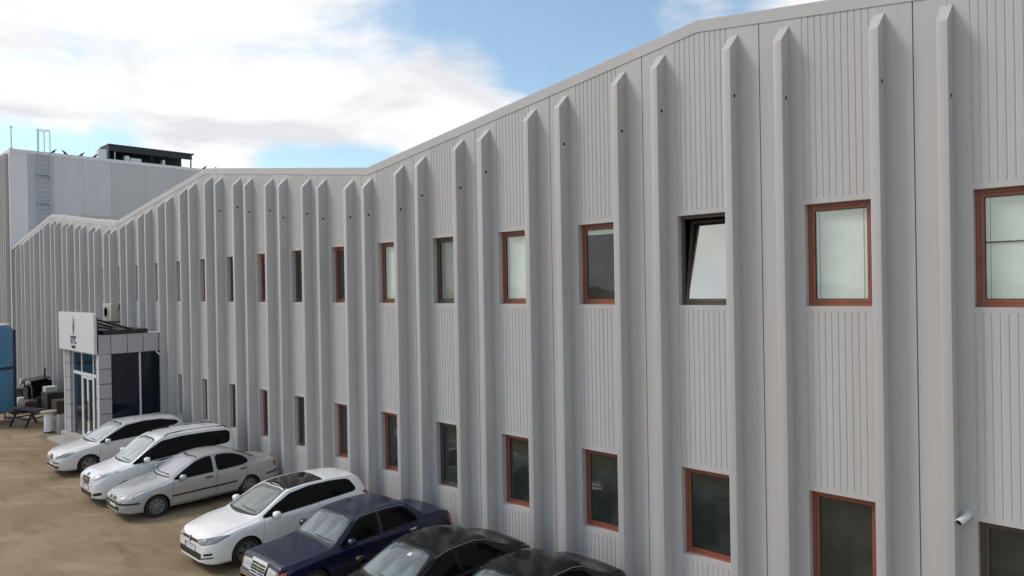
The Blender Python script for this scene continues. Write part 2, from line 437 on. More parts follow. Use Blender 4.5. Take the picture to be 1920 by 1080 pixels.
# ------------------------------------------------------------------ factory building
D = 11.1; BAY = 2.2258
X_LEFT, X_RIGHT = -55.55, 9.0
RIDGES = [(14.2, 10.55), (4.1, 9.27), (-6.0, 10.55), (-15.75, 9.26), (-25.85, 10.52), (-35.75, 9.27), (-46.2, 10.50), (-55.6, 9.12), (-60, 8.5)]
def roof(x):
    for (xa, za), (xb, zb) in zip(RIDGES, RIDGES[1:]):
        if xb <= x <= xa: return za + (zb - za) * (xa - x) / (xa - xb)
    return 9
FB = 0.20      # flashing band height
fac = thing('factory_building', 'long pale grey metal-clad factory with vertical fins, small windows and a zigzag roofline', 'building', (-23, D, 0))
def B2L(x): return x + 23
OY = 0.0
WIN_W = 0.965
ZS = {'up': (5.64, 7.215), 'lo': (1.24, 2.775)}
def win_panel(xl, has_up, has_lo, x0, x1, grooves):
    """cladding panel of one bay between two fins, with grooves and openings; local to fac"""
    b = MB(); W_ = M['wall']
    def quad(xa, xb, za0, za1, zb0, zb1, y):      # sloped top allowed
        b.add([(B2L(xa), y, za0), (B2L(xb), y, zb0), (B2L(xb), y, zb1), (B2L(xa), y, za1)], [(0, 1, 2, 3)], W_)
    t0, t1 = roof(x0) - FB, roof(x1) - FB
    def top(x): return roof(x) - FB
    GD, GW = 0.009, 0.026
    zones = []
    cur = 0.0
    opens = []
    if has_lo: opens.append(ZS['lo'])
    if has_up: opens.append(ZS['up'])
    FLAT = 0.085
    for (z0, z1) in opens:
        zones.append(('g', cur, z0 - FLAT)); zones.append(('f', z0 - FLAT, z0)); zones.append(('h', z0, z1)); zones.append(('f', z1, z1 + FLAT)); cur = z1 + FLAT
    zones.append(('g', cur, None))
    gxs = [xl + 0.0 + i * (WIN_W / 10) for i in range(11)] if grooves else []
    wx0, wx1 = xl, xl + WIN_W
    for kind, z0, z1 in zones:
        if kind in 'fg':
            brk = [x0, x1]
            if kind == 'g':
                brk = [x0]
                for gx_ in gxs: brk += [gx_ - GW / 2, gx_ + GW / 2]
                brk.append(x1)
            for i in range(0, len(brk) - 1):
                xa, xb = brk[i], brk[i + 1]
                gro = kind == 'g' and i % 2 == 1
                za, zb = (top(xa), top(xb)) if z1 is None else (z1, z1)
                if not gro:
                    quad(xa, xb, z0, za, z0, zb, 0.0)
                else:
                    q1, q2 = xa + GW * 0.38, xb - GW * 0.38
                    zq1, zq2 = za + (zb - za) * 0.38, zb - (zb - za) * 0.38
                    pr_ = [(xa, 0.0, za), (q1, GD, zq1), (q2, GD, zq2), (xb, 0.0, zb)]
                    for (ua, ya, ta), (ub, yb, tb) in zip(pr_, pr_[1:]):
                        b.add([(B2L(ua), ya, z0), (B2L(ub), yb, z0), (B2L(ub), yb, tb), (B2L(ua), ya, ta)], [(0, 1, 2, 3)], W_)
                    for lowend in (True, False):
                        b.add([(B2L(u_), y_, z0 if lowend else t_) for u_, y_, t_ in pr_], [(0, 1, 2, 3)], W_)
        else:
            quad(x0, wx0, z0, z1, z0, z1, 0); quad(wx1, x1, z0, z1, z0, z1, 0)
            TH = 0.20
            for x_ in (wx0, wx1): b.add([(B2L(x_), 0, z0), (B2L(x_), TH, z0), (B2L(x_), TH, z1), (B2L(x_), 0, z1)], [(0, 1, 2, 3)], W_)
            for zz in (z0, z1): b.add([(B2L(wx0), 0, zz), (B2L(wx1), 0, zz), (B2L(wx1), TH, zz), (B2L(wx0), TH, zz)], [(0, 1, 2, 3)], W_)
    me = b.mesh('window_panel', clean=False)
    return new_obj('window_panel', me, fac)
def plain_panel(x0, x1):
    b = MB()
    for y in (0.0,):
        b.add([(B2L(x0), y, 0), (B2L(x1), y, 0), (B2L(x1), y, roof(x1) - FB), (B2L(x0), y, roof(x0) - FB)], [(0, 1, 2, 3)], M['wall'])
    for x_ in (x0, x1):
        b.add([(B2L(x_), 0, 0), (B2L(x_), 0.03, 0), (B2L(x_), 0.03, roof(x_) - FB), (B2L(x_), 0, roof(x_) - FB)], [(0, 1, 2, 3)], M['wall'])
    return new_obj('plain_panel', b.mesh('plain_panel', clean=False), fac)
HOLES = {}
for hx, hz in ((-3.01, 8.86), (-2.17, 8.49), (-4.42, 8.89), (-5.24, 9.09), (-6.64, 9.09), (-7.46, 8.87), (-8.9, 8.84), (-11.09, 8.55), (-11.92, 8.3), (-13.3, 8.26), (-14.14, 8.0), (-15.55, 7.97), (-16.35, 7.98), (-17.76, 8.04), (-18.56, 8.26), (-19.96, 8.25), (-20.75, 8.54), (-23.01, 8.84), (-24.39, 8.84), (-27.47, 8.9), (-22.2, 8.6)):
    HOLES[round(hx, 1)] = hz
FD, FW = 0.27, 0.135
def fin(xr):
    """box-shaped fin with a mitred top; xr = its right-hand foot"""
    b = MB(); xl = xr - FW - 0.02
    zt = roof(xr - 0.07) - 0.33 + random.uniform(-0.015, 0.015)
    xr += random.uniform(-0.005, 0.005)
    xl = xr - FW - 0.02
    zf = zt - 0.27
    fl, fr = xl + 0.012, xr - 0.012
    v = [(B2L(xl), 0, 0), (B2L(fl), -FD, 0), (B2L(fr), -FD, 0), (B2L(xr), 0, 0), (B2L(xl), 0, zt), (B2L(fl), -FD, zf), (B2L(fr), -FD, zf), (B2L(xr), 0, zt)]
    b.add(v, [(0, 1, 5, 4), (1, 2, 6, 5), (2, 3, 7, 6), (4, 5, 6, 7), (0, 3, 2, 1)], M['wall'])
    me = b.mesh('fin')
    bm = bmesh.new(); bm.from_mesh(me)
    es = [e for e in bm.edges if len(e.link_faces) == 2 and e.calc_face_angle(0) > 0.5 and min(q.co.z for q in e.verts) >= 0 and max(q.co.y for q in e.verts) < -0.01]
    if len(es): bmesh.ops.bevel(bm, geom=es, offset=0.014, segments=2, profile=0.5, affect='EDGES')
    bm.to_mesh(me); bm.free()
    me.polygons.foreach_set('use_smooth', [True] * len(me.polygons)); me.set_sharp_from_angle(angle=R(40))
    o = new_obj('fin', me, fac)
    for hx, hz in HOLES.items():
        if abs(hx - xr) < 0.16:
            h = MB()
            h.lathe([(0.0, 0.004), (0.024, 0.004), (0.032, 0.0), (0.032, -0.01)], M['hole'], 10, (B2L(xr - 0.006), -FD * 0.5, hz), 'x')
            h.obj('drain_hole', o)
    return o
def blind_mesh():
    b = MB()
    z = 0.012
    while z < 1.36:
        b.add([(0, -0.006, z), (0.80, -0.006, z), (0.80, 0.002, z + 0.0235), (0, 0.002, z + 0.0235)], [(0, 1, 2, 3)], M['blind'])
        z += 0.0225
    b.box(0, 0.80, -0.012, 0.02, 1.36, 1.41, M['blind'])
    b.box(0, 0.80, -0.008, 0.012, 0.0, 0.014, M['blind'])
    for x in (0.08, 0.72): b.box(x, x + 0.006, -0.012, -0.008, 0, 1.36, M['core'])
    b.add([(-0.0, 0.03, 0), (0.80, 0.03, 0), (0.80, 0.03, 1.4), (0, 0.03, 1.4)], [(0, 1, 2, 3)], M['blind'])
    return b.mesh('blind', clean=False)
BLIND = blind_mesh()
GREYB = MB()
GREYB.box(0, 0.80, 0.0, 0.012, 0.0, 1.37, M['greyblind']); GREYB.box(0, 0.80, -0.006, 0.03, 1.37, 1.41, M['greyblind'])
GREYB = GREYB.mesh('roller_shade')
RAISED = MB()
for i_ in range(8): RAISED.box(0, 0.80, -0.008, 0.014, 1.285 + i_ * 0.010, 1.292 + i_ * 0.010, M['blind'])
RAISED.box(0, 0.80, -0.012, 0.02, 1.366, 1.41, M['blind'])
RAISED = RAISED.mesh('raised_blind')
def ring(b, x0, x1, z0, z1, y0, y1, t, m):
    b.box(x0, x1, y0, y1, z0, z0 + t, m); b.box(x0, x1, y0, y1, z1 - t, z1, m)
    b.box(x0, x0 + t, y0, y1, z0 + t, z1 - t, m); b.box(x1 - t, x1, y0, y1, z0 + t, z1 - t, m)
WCACHE = {}
def window(xl, row, frame, blind=False, tilt=False, bar=False, label=None):
    z0, z1 = ZS[row]; h = z1 - z0
    key = (row, frame)
    fm = M[frame]
    if key not in WCACHE:
        b = MB(); ring(b, 0.002, WIN_W - 0.002, 0.002, h - 0.002, 0.125, 0.19, 0.050, fm)
        ring(b, 0.052, WIN_W - 0.052, 0.052, h - 0.052, 0.150, 0.185, 0.010, M['gasket'])
        s_ = MB(); ring(s_, 0.056, WIN_W - 0.056, 0.056, h - 0.056, 0.135, 0.18, 0.046, fm)
        ring(s_, 0.102, WIN_W - 0.102, 0.102, h - 0.102, 0.150, 0.178, 0.008, M['gasket'])
        p_ = MB(); p_.box(0.104, WIN_W - 0.104, 0.160, 0.166, 0.104, h - 0.104, M['winglass'])
        WCACHE[key] = (b.mesh('window'), s_.mesh('sash'), p_.mesh('pane'))
    mw, ms_, mp_ = WCACHE[key]
    o = new_obj('window', mw, fac, (B2L(xl), 0, z0))
    s1 = new_obj('sash', ms_, o)
    p1 = new_obj('pane', mp_, o)
    if label: o['label'] = label
    if tilt:
        b = MB(); b.box(0.088, WIN_W - 0.088, 0.158, 0.166, 0.088, h - 0.088, M['mirrorfilm'])
        p1.data = b.mesh('pane'); p1['label'] = 'tilted mirror-like pane reflecting clouds'
        for q in (s1, p1):
            q.matrix_local = Matrix.Translation((0, 0.16, 0.056)) @ Matrix.Rotation(R(-9.5), 4, 'X') @ Matrix.Translation((0, -0.16, -0.056))
    if bar:
        b = MB(); b.box(0.10, WIN_W - 0.10, 0.150, 0.159, 0.86, 0.874, M['gasket'])
        b.obj('glazing_bar', o)
    if blind:
        nm_, me_ = {'g': ('roller_shade', GREYB), 'r': ('raised_blind', RAISED)}.get(blind, ('blind', BLIND))
        new_obj(nm_, me_, o, (0.08, 0.178, 0.085))
    return o
UPF = {0: ('red', True), 1: ('red', True), 2: ('brown', False), 3: ('red', 'r'), 4: ('red', True), 5: ('brown', 'g'), 6: ('red', True), 7: ('red', False), 8: ('brown', False), 9: ('red', False), 10: ('brown', False), 11: ('red', False), 12: ('red', False), 13: ('brown', False)}
LOF = {0: 'brown', 5: 'brown', 8: 'brown', 10: 'brown', 11: 'brown', 12: 'brown'}
for k in range(-4, 25):
    xl = -1.99 - k * BAY
    xB = xl - 0.09 * BAY          # fin B's right-hand foot (left of the window)
    xA = xl + 0.53 * BAY          # fin A's right-hand foot (right of the window)
    pl, pr = xB, xA - FW - 0.02
    up = k <= 18; lo = k <= 12
    if xB < X_LEFT: 
        continue
    win_panel(xl, up, lo, pl - 0.075, pr + 0.075, True)
    fin(xA); fin(xB)
    jx = xl + 0.69 * BAY
    plain_panel(xA - 0.078, jx - 0.008)
    if jx < X_RIGHT: plain_panel(jx + 0.008, xl + 0.91 * BAY - 0.077)
    if up:
        fr, bl = UPF.get(k, ('brown', False))
        window(xl, 'up', fr, bl, tilt=(k == 2), bar=(k == 0), label={2: 'dark brown window tilted open at the top', 0: 'red brown window with a white blind and a thin glazing bar'}.get(k))
    if lo:
        window(xl, 'lo', LOF.get(k, 'red'))
XEND = -1.99 - 23 * BAY - 0.09 * BAY - FW
# last strip to the hall corner

# flashing band along the zigzag edge
XR_END = -1.99 + 4 * BAY + 0.69 * BAY
for (xa, za), (xb, zb) in zip(RIDGES, RIDGES[1:]):
    x1, x0 = min(xa, XR_END), max(xb, X_LEFT)
    if x1 <= x0: continue
    b = MB()
    z0, z1 = roof(x0 + 1e-4), roof(x1 - 1e-4)
    f0, f1 = -0.012, 0.34
    vs = []
    for x, z in ((x0, z0), (x1, z1)):
        X = B2L(x)
        vs += [(X, f0, z - FB), (X, f0, z), (X, f1, z + 0.03), (X, f1, z - FB - 0.1), (X, 0.004, z - FB)]
    n = 5
    b.add(vs, [(i, (i + 1) % n, (i + 1) % n + n, i + n) for i in range(n)] + [(4, 3, 2, 1, 0), (5, 6, 7, 8, 9)], M['flash'])
    b.obj('roof_flashing', fac)
# backing layer, roof slabs, back wall, end wall so that the rooms are dark
b = MB()
for k in range(-4, 25):
    xl = -1.99 - k * BAY
    jx = xl + 0.69 * BAY
    if jx - 0.05 > X_LEFT:
        b.box(B2L(jx - 0.05), B2L(jx + 0.05), 0.032, 0.06, 0.0, min(roof(jx - .05), roof(jx + .05)) - FB, M['core'])
b.obj('joint_backing', fac)
b = MB()
for (xa, za), (xb, zb) in zip(RIDGES, RIDGES[1:]):
    x1, x0 = min(xa, XR_END), max(xb, X_LEFT)
    if x1 <= x0: continue
    z0, z1 = roof(x0 + 1e-4) - 0.12, roof(x1 - 1e-4) - 0.12
    b.prism_y([(B2L(x0), z0), (B2L(x1), z1), (B2L(x1), z1 - 0.2), (B2L(x0), z0 - 0.2)], 0.35, 30.0, M['flash'])
b.obj('roof', fac)
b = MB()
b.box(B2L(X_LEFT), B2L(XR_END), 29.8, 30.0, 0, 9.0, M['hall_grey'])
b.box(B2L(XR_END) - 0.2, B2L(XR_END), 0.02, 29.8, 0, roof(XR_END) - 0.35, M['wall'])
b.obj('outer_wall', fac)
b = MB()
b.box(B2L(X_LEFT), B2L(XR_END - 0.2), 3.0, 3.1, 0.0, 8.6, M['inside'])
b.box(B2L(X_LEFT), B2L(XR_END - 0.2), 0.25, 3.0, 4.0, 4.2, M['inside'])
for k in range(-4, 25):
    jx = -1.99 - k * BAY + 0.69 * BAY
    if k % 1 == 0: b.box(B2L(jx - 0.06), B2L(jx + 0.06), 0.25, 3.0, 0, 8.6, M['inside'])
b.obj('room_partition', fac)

# ------------------------------------------------------------------ tall hall behind the left end
HX = -55.6; HT = 15.5
hall = thing('tall_hall', 'taller grey hall rising behind the left end of the factory', 'building', (HX, D, 0))
def hall_panel(y0, y1, m, name='wall_panel', z0=0.0, x0=-0.3, x1=0.0):
    b = MB(); b.box(x0, x1, y0 + 0.004, y1 - 0.004, z0, HT - 0.12, m)
    return b.obj(name, hall)
ys = [(0.0, 0.95, 'hall_pale'), (0.95, 2.45, 'hall_blue'), (2.45, 4.2, 'hall'), (4.2, 6.0, 'hall'), (6.0, 8.3, 'hall_grey'), (8.3, 10.6, 'hall_grey'), (10.6, 12.9, 'hall_grey'), (12.9, 15.2, 'hall_grey'), (15.2, 18.0, 'hall_grey')]
for y0, y1, m_ in ys: hall_panel(y0, y1, M[m_])
b = MB(); b.box(-25, -0.3, 17.7, 18.0, 0, HT - 0.12, M['hall_grey']); b.box(-25, -24.7, 0.3, 17.7, 0, HT - 0.12, M['hall_grey']); b.obj('back_wall', hall)
b = MB(); b.box(-25, 0.03, -0.03, 18.03, HT - 0.12, HT + 0.10, M['hall_pale']); b.obj('roof_edge', hall)
b = MB(); b.box(-0.30, 0.012, -0.055, 0.0, 0, HT - 0.12, M['hall_pale']); b.obj('corner_trim', hall)
x = -0.36
i = 0
while x > -20:
    b = MB(); wd = 1.0
    b.box(x - wd + 0.006, x, 0.0, 0.3, 0, HT - 0.12, M['hall_grey'] if i % 2 else M['wall']); b.obj('front_panel', hall)
    for q in (0.12, 0.60):
        b = MB(); b.prism_y([(x - q - 0.10, 0.0), (x - q, 0.0), (x - q, HT - 0.2), (x - q - 0.10, HT - 0.2)], -0.26, -0.004, M['wall']); b.obj('fin', hall)
    x -= wd; i += 1
b = MB(); b.box(0.001, 0.03, 4.0, 6.4, 11.22, 11.50, M['beige']); b.obj('beige_flashing', hall)

# ladder with a hooped top
lad = thing('roof_ladder', 'steel access ladder with hooped guard rails above the hall roof edge', 'ladder', (HX + 0.22, D + 1.85, 9.4))
for sgn in (-1, 1):
    b = MB(); b.bar((0, sgn * 0.34, 0), (0, sgn * 0.34, HT - 9.4 + 0.05), 0.035, M['steel'])
    b.obj('side_rail', lad)
for k in range(20):
    b = MB(); b.bar((0, -0.34, 0.2 + k * 0.30), (0, 0.34, 0.2 + k * 0.30), 0.017, M['steel'], 6); b.obj('rung', lad)
for sgn in (-0.36, -0.16, 0.16, 0.36):
    b = MB(); xo = 0.0 if abs(sgn) > 0.3 else -0.55
    b.bar((xo, sgn, HT - 9.4), (xo, sgn, HT - 9.4 + 1.55), 0.028, M['steel'], 6); b.obj('guard_post', lad)
b = MB(); zt = HT - 9.4 + 1.55
for p, q in (((0, -0.36, zt), (0, 0.36, zt)), ((-0.55, -0.16, zt), (-0.55, 0.16, zt)), ((0, -0.36, zt), (-0.55, -0.16, zt)), ((0, 0.36, zt), (-0.55, 0.16, zt))): b.bar(p, q, 0.022, M['steel'], 6)
b.obj('guard_hoop', lad)
for zz in (1.0, 2.7, 4.6):
    b = MB(); b.box(-0.20, 0.04, -0.42, 0.42, zz, zz + 0.07, M['steel']); b.obj('wall_bracket', lad)
# lightning rod at the corner
pole = thing('lightning_rod', 'thin grey rod standing on the corner of the hall roof', 'lightning rod', (HX - 0.12, D + 0.1, HT + 0.1))
b = MB(); b.bar((0, 0, 0), (0, 0, 1.38), 0.03, M['steel']); b.obj('rod', pole)
b = MB(); b.lathe([(0.0, 1.36), (0.06, 1.40), (0.06, 1.47), (0.0, 1.52)], M['steel'], 10); b.obj('tip', pole)
b = MB(); b.box(-0.10, 0.10, -0.10, 0.10, 0, 0.05, M['steel']); b.obj('base_plate', pole)
# dark rooftop shelter
sh = thing('rooftop_shelter', 'dark open-fronted shelter on the hall roof with pale equipment inside', 'shelter', (HX - 0.6, D, HT + 0.1))
Y0, Y1, SHH = 6.05, 12.0, 1.22
b = MB()
b.box(-2.0, 0.02, Y0, Y1 + 0.15, SHH - 0.10, SHH, M['dsteel']); b.obj('roof_sheet', sh)
b = MB(); b.box(-0.06, 0.0, Y0 + 0.02, Y1, SHH - 0.50, SHH - 0.103, M['dsteel']); b.obj('fascia', sh)
b = MB(); b.box(-2.0, -1.94, Y0 + 0.05, Y1 - 0.05, 0, SHH - 0.103, M['dsteel']); b.obj('back_sheet', sh)
b = MB(); b.box(-1.9, -0.07, Y0 + 0.02, Y0 + 0.07, 0, SHH - 0.103, M['dsteel']); b.obj('side_sheet', sh)
for yy, mm in ((Y0 + 0.04, 'dsteel'), (Y0 + 0.40, 'steel'), (9.0, 'dsteel'), (Y1 - 0.1, 'dsteel')):
    b = MB(); b.box(-0.14, -0.065, yy, yy + 0.08, 0, SHH - 0.52, M[mm]); b.obj('post', sh)
for yy, w_, h_ in ((7.35, 0.32, 0.50), (7.95, 0.75, 0.38), (9.95, 0.16, 0.50)):
    o = tag(MB().box(-0.25, 0.25, -w_ / 2, w_ / 2, 0, h_, M['white']).obj('equipment_box', None, (HX - 1.0, D + yy, HT + 0.102)), {0.32: 'squarish white box inside the rooftop shelter', 0.75: 'long low white box inside the rooftop shelter', 0.16: 'narrow upright white box at the right inside the rooftop shelter'}[w_], 'box', 'pale boxes in the rooftop shelter')
    bevelled(o, 0.02)
o = tag(MB().box(-0.4, 0.4, -0.28, 0.28, 0, 0.72, M['white']).obj('vent_unit', None, (HX - 0.8, D + 5.6, HT + 0.102)), 'pale vent unit standing at the left end of the rooftop shelter', 'vent'); bevelled(o, 0.03)

# birds
def bird(y, flip, hz, label, dx=-0.1, z=None, s=1.0):
    o = thing('bird', label, 'bird', (HX + dx, D + y, HT + 0.102 if z is None else z), R(90 if flip else -90), 'birds perched on the roof edge')
    b = MB()
    n = 10
    prof = [(-0.24, 0.012, 0.02), (-0.15, 0.035, 0.06), (-0.06, 0.085, 0.10), (0.02, 0.10, 0.14), (0.08, 0.075, 0.20), (0.11, 0.05, 0.25), (0.145, 0.05, 0.28), (0.175, 0.025, 0.28), (0.215, 0.004, 0.265)]
    vs, fs = [], []
    for x, r, z_ in prof:
        for i in range(n):
            t = 2 * math.pi * i / n
            vs.append((x * s, r * math.cos(t) * s, (z_ + r * 1.05 * math.sin(t)) * s))
    for k in range(len(prof) - 1):
        for i in range(n): fs.append((k * n + i, k * n + (i + 1) % n, (k + 1) * n + (i + 1) % n, (k + 1) * n + i))
    fs += [tuple(range(n - 1, -1, -1)), tuple(range((len(prof) - 1) * n, len(prof) * n))]
    b.add(vs, fs, M['bird']); b.obj('body', o, smooth=60)
    for sgn in (-1, 1):
        b = MB(); b.bar((0.03 * s, sgn * 0.03 * s, 0), (0.03 * s, sgn * 0.03 * s, 0.13 * s), 0.008, M['bird'], 5); b.obj('leg', o)
for a in ((2.5, 1, 0, 'dark bird nearest the ladder on the hall roof edge'), (3.15, 0, 0, 'dark bird second from the ladder on the hall roof edge'), (4.2, 1, 0, 'dark bird alone midway between ladder and rooftop shelter'), (5.05, 1, 0, 'dark bird just left of the rooftop shelter'), (12.75, 1, 0, 'dark bird just right of the rooftop shelter'), (13.75, 0, 0, 'dark bird in the middle of the three right of the shelter'), (14.5, 1, 0, 'dark bird furthest right along the hall roof edge')):
    bird(a[0], a[1], a[2], a[3], s=0.9)

# ------------------------------------------------------------------ entrance porch
PX0, PX1, PY = -34.3, -29.78, 8.62
PT = 4.40
por = thing('entrance_porch', 'tiled and glazed entrance porch projecting from the factory under a white sign', 'porch', (PX1, PY, 0))
W4 = PX0 - PX1      # negative width
dep = D - PY - 0.002
FZ0, FZ1 = 3.68, PT
b = MB(); b.box(W4 + 0.03, -0.03, 0.03, dep, FZ0 + 0.004, FZ1 - 0.02, M['joint']); b.obj('fascia_core', por)
b = MB(); b.box(W4 - 0.01, 0.01, -0.01, dep, FZ1 - 0.02, FZ1 + 0.01, M['tile']); b.obj('coping', por)
yj = [0.0, 0.42, 1.0, 1.58, 2.16, dep]
for a0, a1 in zip(yj, yj[1:]):
    b = MB(); b.box(-0.03, 0.0, a0 + 0.012, a1 - 0.012, FZ0, FZ1 - 0.025, M['tile']); b.obj('fascia_tile', por)
xj = [W4 + i * (-W4) / 6 for i in range(7)]
for a0, a1 in zip(xj, xj[1:]):
    b = MB(); b.box(a0 + 0.012, a1 - 0.012, 0.0, 0.03, FZ0, FZ1 - 0.025, M['tile']); b.obj('fascia_tile', por)
# tiled corner columns
def column(x0, x1, y0, y1, nm):
    b = MB(); b.box(x0 + 0.02, x1 - 0.02, y0 + 0.02, y1 - 0.02, 0.25, FZ0, M['joint']); b.obj('column_core', por)
    for i in range(6):
        z0 = 0.26 + i * 0.57
        b = MB(); b.box(x0, x1, y0, y1, z0 + 0.014, z0 + 0.57 - 0.014, M['tile'])
        o = b.obj('column_tile', por)
column(-0.40, -0.002, 0.002, 0.42, 'r'); column(W4 + 0.002, W4 + 0.75, 0.002, 0.42, 'l')
b = MB(); b.box(W4 - 0.02, W4 + 0.10, -0.03, 0.0, 0.25, FZ0, M['white']); b.obj('corner_strip', por)
b = MB(); b.box(-0.14, 0.008, -0.03, -0.002, 0.25, FZ0, M['white']); b.obj('corner_strip', por)
# plinth and step
b = MB(); b.box(W4 - 0.15, 0.12, -0.15, dep, 0.0, 0.25, M['concrete']); bevelled(b.obj('plinth', por), 0.015)
b = MB(); b.box(W4 + 0.3, -0.2, -0.75, -0.155, 0.0, 0.13, M['concrete']); bevelled(b.obj('step', por), 0.015)
# side glazing (+X face)
GZ0 = 1.18
b = MB(); b.box(-0.22, -0.02, 0.42, dep, 0.25, GZ0 - 0.06, M['tile']); b.obj('sill_wall', por)
b = MB(); b.box(-0.24, 0.01, 0.425, dep, GZ0 - 0.06, GZ0, M['white']); b.obj('sill', por)
for y0, y1 in ((0.44, 1.44), (1.50, dep - 0.02)):
    b = MB(); b.box(-0.12, -0.105, y0, y1, GZ0 + 0.02, FZ0 - 0.02, M['porchglass']); b.obj('side_pane', por)
b = MB(); b.box(-0.13, -0.06, 1.44, 1.50, GZ0, FZ0, M['white']); b.obj('mullion', por)
b = MB(); b.bar((-0.03, dep - 0.42, FZ0 - 0.02), (-0.03, dep - 0.02, FZ0 - 0.42), 0.035, M['white']); b.obj('brace', por)
# front glazing with doors
fx0, fx1 = W4 + 0.75, -0.40
def fb(x0, x1, z0, z1, nm, y0=0.10, y1=0.17, m_='white'):
    q = MB(); q.box(x0, x1, y0, y1, z0, z1, M[m_]); return q.obj(nm, por)
L_ = fx1 - fx0
m1, m2 = fx0 + L_ * 0.36, fx0 + L_ * 0.80
fb(fx0, fx1, FZ0 - 0.07, FZ0 - 0.002, 'head_frame'); fb(fx0, fx1, 2.72, 2.84, 'transom')
for a in (fx0, m1 - 0.035, m2 - 0.035, fx1 - 0.07): fb(a, a + 0.07, 2.84, FZ0 - 0.07, 'frame_post')
for a in (fx0, m1 - 0.05, m2 - 0.05, fx1 - 0.07): fb(a, a + (0.1 if a in (m1 - 0.05, m2 - 0.05) else 0.07), 0.25, 2.72, 'frame_post')
for a0, a1 in ((fx0 + 0.07, m1 - 0.035), (m1 + 0.035, m2 - 0.035), (m2 + 0.035, fx1 - 0.07)):
    fb(a0, a1, 2.84, FZ0 - 0.07, 'transom_pane', 0.13, 0.14, 'porchglass')
for a0, a1 in ((fx0 + 0.07, m1 - 0.05), (m2 + 0.05, fx1 - 0.07)):
    fb(a0, a1, 0.25, 2.72, 'side_light', 0.13, 0.14, 'porchglass')
mid = (m1 + m2) / 2
for a0, a1, hs in ((m1 + 0.05, mid, 1), (mid, m2 - 0.05, 0)):
    q = MB(); ring(q, a0 + 0.005, a1 - 0.005, 0.27, 2.70, 0.105, 0.16, 0.09, M['white']); dr = q.obj('door', por)
    q = MB(); q.box(a0 + 0.095, a1 - 0.095, 0.13, 0.14, 0.36, 2.61, M['porchglass']); q.obj('door_pane', dr)
    hx_ = a1 - 0.05 if hs else a0 + 0.05
    q = MB(); q.bar((hx_, 0.06, 0.95), (hx_, 0.06, 1.75), 0.018, M['dsteel']); q.bar((hx_, 0.06, 1.05), (hx_, 0.105, 1.05), 0.012, M['dsteel']); q.bar((hx_, 0.06, 1.65), (hx_, 0.105, 1.65), 0.012, M['dsteel']); q.obj('pull_handle', dr)
b = MB(); b.box(W4 + 0.05, -0.35, 0.9, 0.95, 0.25, FZ0, M['inside']); b.box(-1.2, -1.15, 0.95, dep, 0.25, FZ0, M['inside']); b.box(W4, W4 + 0.1, 0.42, dep, 0.25, FZ0, M['tile']); b.obj('inner_wall', por)

# sign board on the porch
sg = thing('porch_sign', 'white square company sign with a flame-like logo above the entrance porch', 'sign', (PX1, PY - 0.06, 3.72))
SW, SHT = -4.62, 1.55
r_ = 0.16
poly = [(SW, 0), (0, 0), (0, SHT - r_)]
poly += [(-r_ + r_ * math.cos(t), SHT - r_ + r_ * math.sin(t)) for t in [R(a) for a in (15, 30, 45, 60, 75)]]
poly += [(-r_, SHT), (SW, SHT)]
b = MB(); b.prism_y(poly, -0.10, 0.0, M['signface']); b.obj('board', sg)
def flat(poly, y, m_, nm, par=sg):
    b = MB(); b.prism_y(poly, y, y + 0.010, m_); return b.obj(nm, par)
cx0 = SW * 0.565
def LP(u, v): return (cx0 + u * 0.62, v)           # logo drawn in metres on the board
# leaf/flame mark
flat([LP(0.05, 0.66), LP(0.20, 0.80), LP(0.28, 1.00), LP(0.27, 1.18), LP(0.20, 1.30), LP(0.12, 1.14), LP(0.04, 1.00), LP(0.02, 0.82)], -0.112, M['logo_teal'], 'logo_leaf')
flat([LP(-0.02, 0.72), LP(0.0, 0.84), LP(-0.03, 0.98), LP(-0.17, 1.16), LP(-0.20, 1.00), LP(-0.16, 0.86)], -0.112, M['logo_pale'], 'logo_leaf')
flat([LP(-0.07, 1.18), LP(0.0, 1.22), LP(0.06, 1.44), LP(-0.02, 1.32)], -0.112, M['logo_pale'], 'logo_leaf')
flat([LP(-0.01, 0.70), LP(0.03, 0.70), LP(0.05, 0.64), LP(0.0, 0.62)], -0.112, M['logo_pale'], 'logo_stem')
def text(body, size, x, z, m_, nm, par, y=-0.106, sx=1.0, bold=0.012):
    cu = bpy.data.curves.new(nm, 'FONT'); cu.body = body; cu.size = size; cu.align_x = 'CENTER'; cu.extrude = 0.004; cu.offset = bold
    tmp = bpy.data.objects.new(nm, cu); COL.objects.link(tmp)
    dg = bpy.context.evaluated_depsgraph_get()
    me = bpy.data.meshes.new_from_object(tmp.evaluated_get(dg))
    COL.objects.unlink(tmp); bpy.data.objects.remove(tmp)
    me.materials.clear(); me.materials.append(m_)
    me.transform(Matrix.Translation((x, y, z)) @ Matrix.Rotation(R(90), 4, 'X') @ Matrix.Diagonal((sx, 1, 1, 1)))
    return new_obj(nm, me, par)
text('STYC', 0.44, cx0 + 0.03, 0.29, M['logo_navy'], 'logo_letters', sg, sx=0.72)
for k in range(5):
    u0 = cx0 - 0.215 + k * 0.098
    flat([(u0, 0.105), (u0 + 0.085, 0.095 + 0.01 * (k % 2)), (u0 + 0.085, 0.205), (u0, 0.215 - 0.012 * (k % 2))], -0.112, M['ink'], 'logo_small_mark')
for xx in (-0.25, -2.3, -4.3):
    b = MB(); b.bar((xx, 0.03, 1.30), (xx, 1.75, 0.70), 0.045, M['dsteel']); b.obj('strut', sg)
    b = MB(); b.bar((xx, 0.03, 1.05), (xx, 1.20, 0.72), 0.035, M['dsteel']); b.obj('strut', sg)
b = MB(); b.box(-4.4, -0.12, 0.02, 0.07, 0.70, 1.4, M['dsteel']); b.obj('sign_rail', sg)
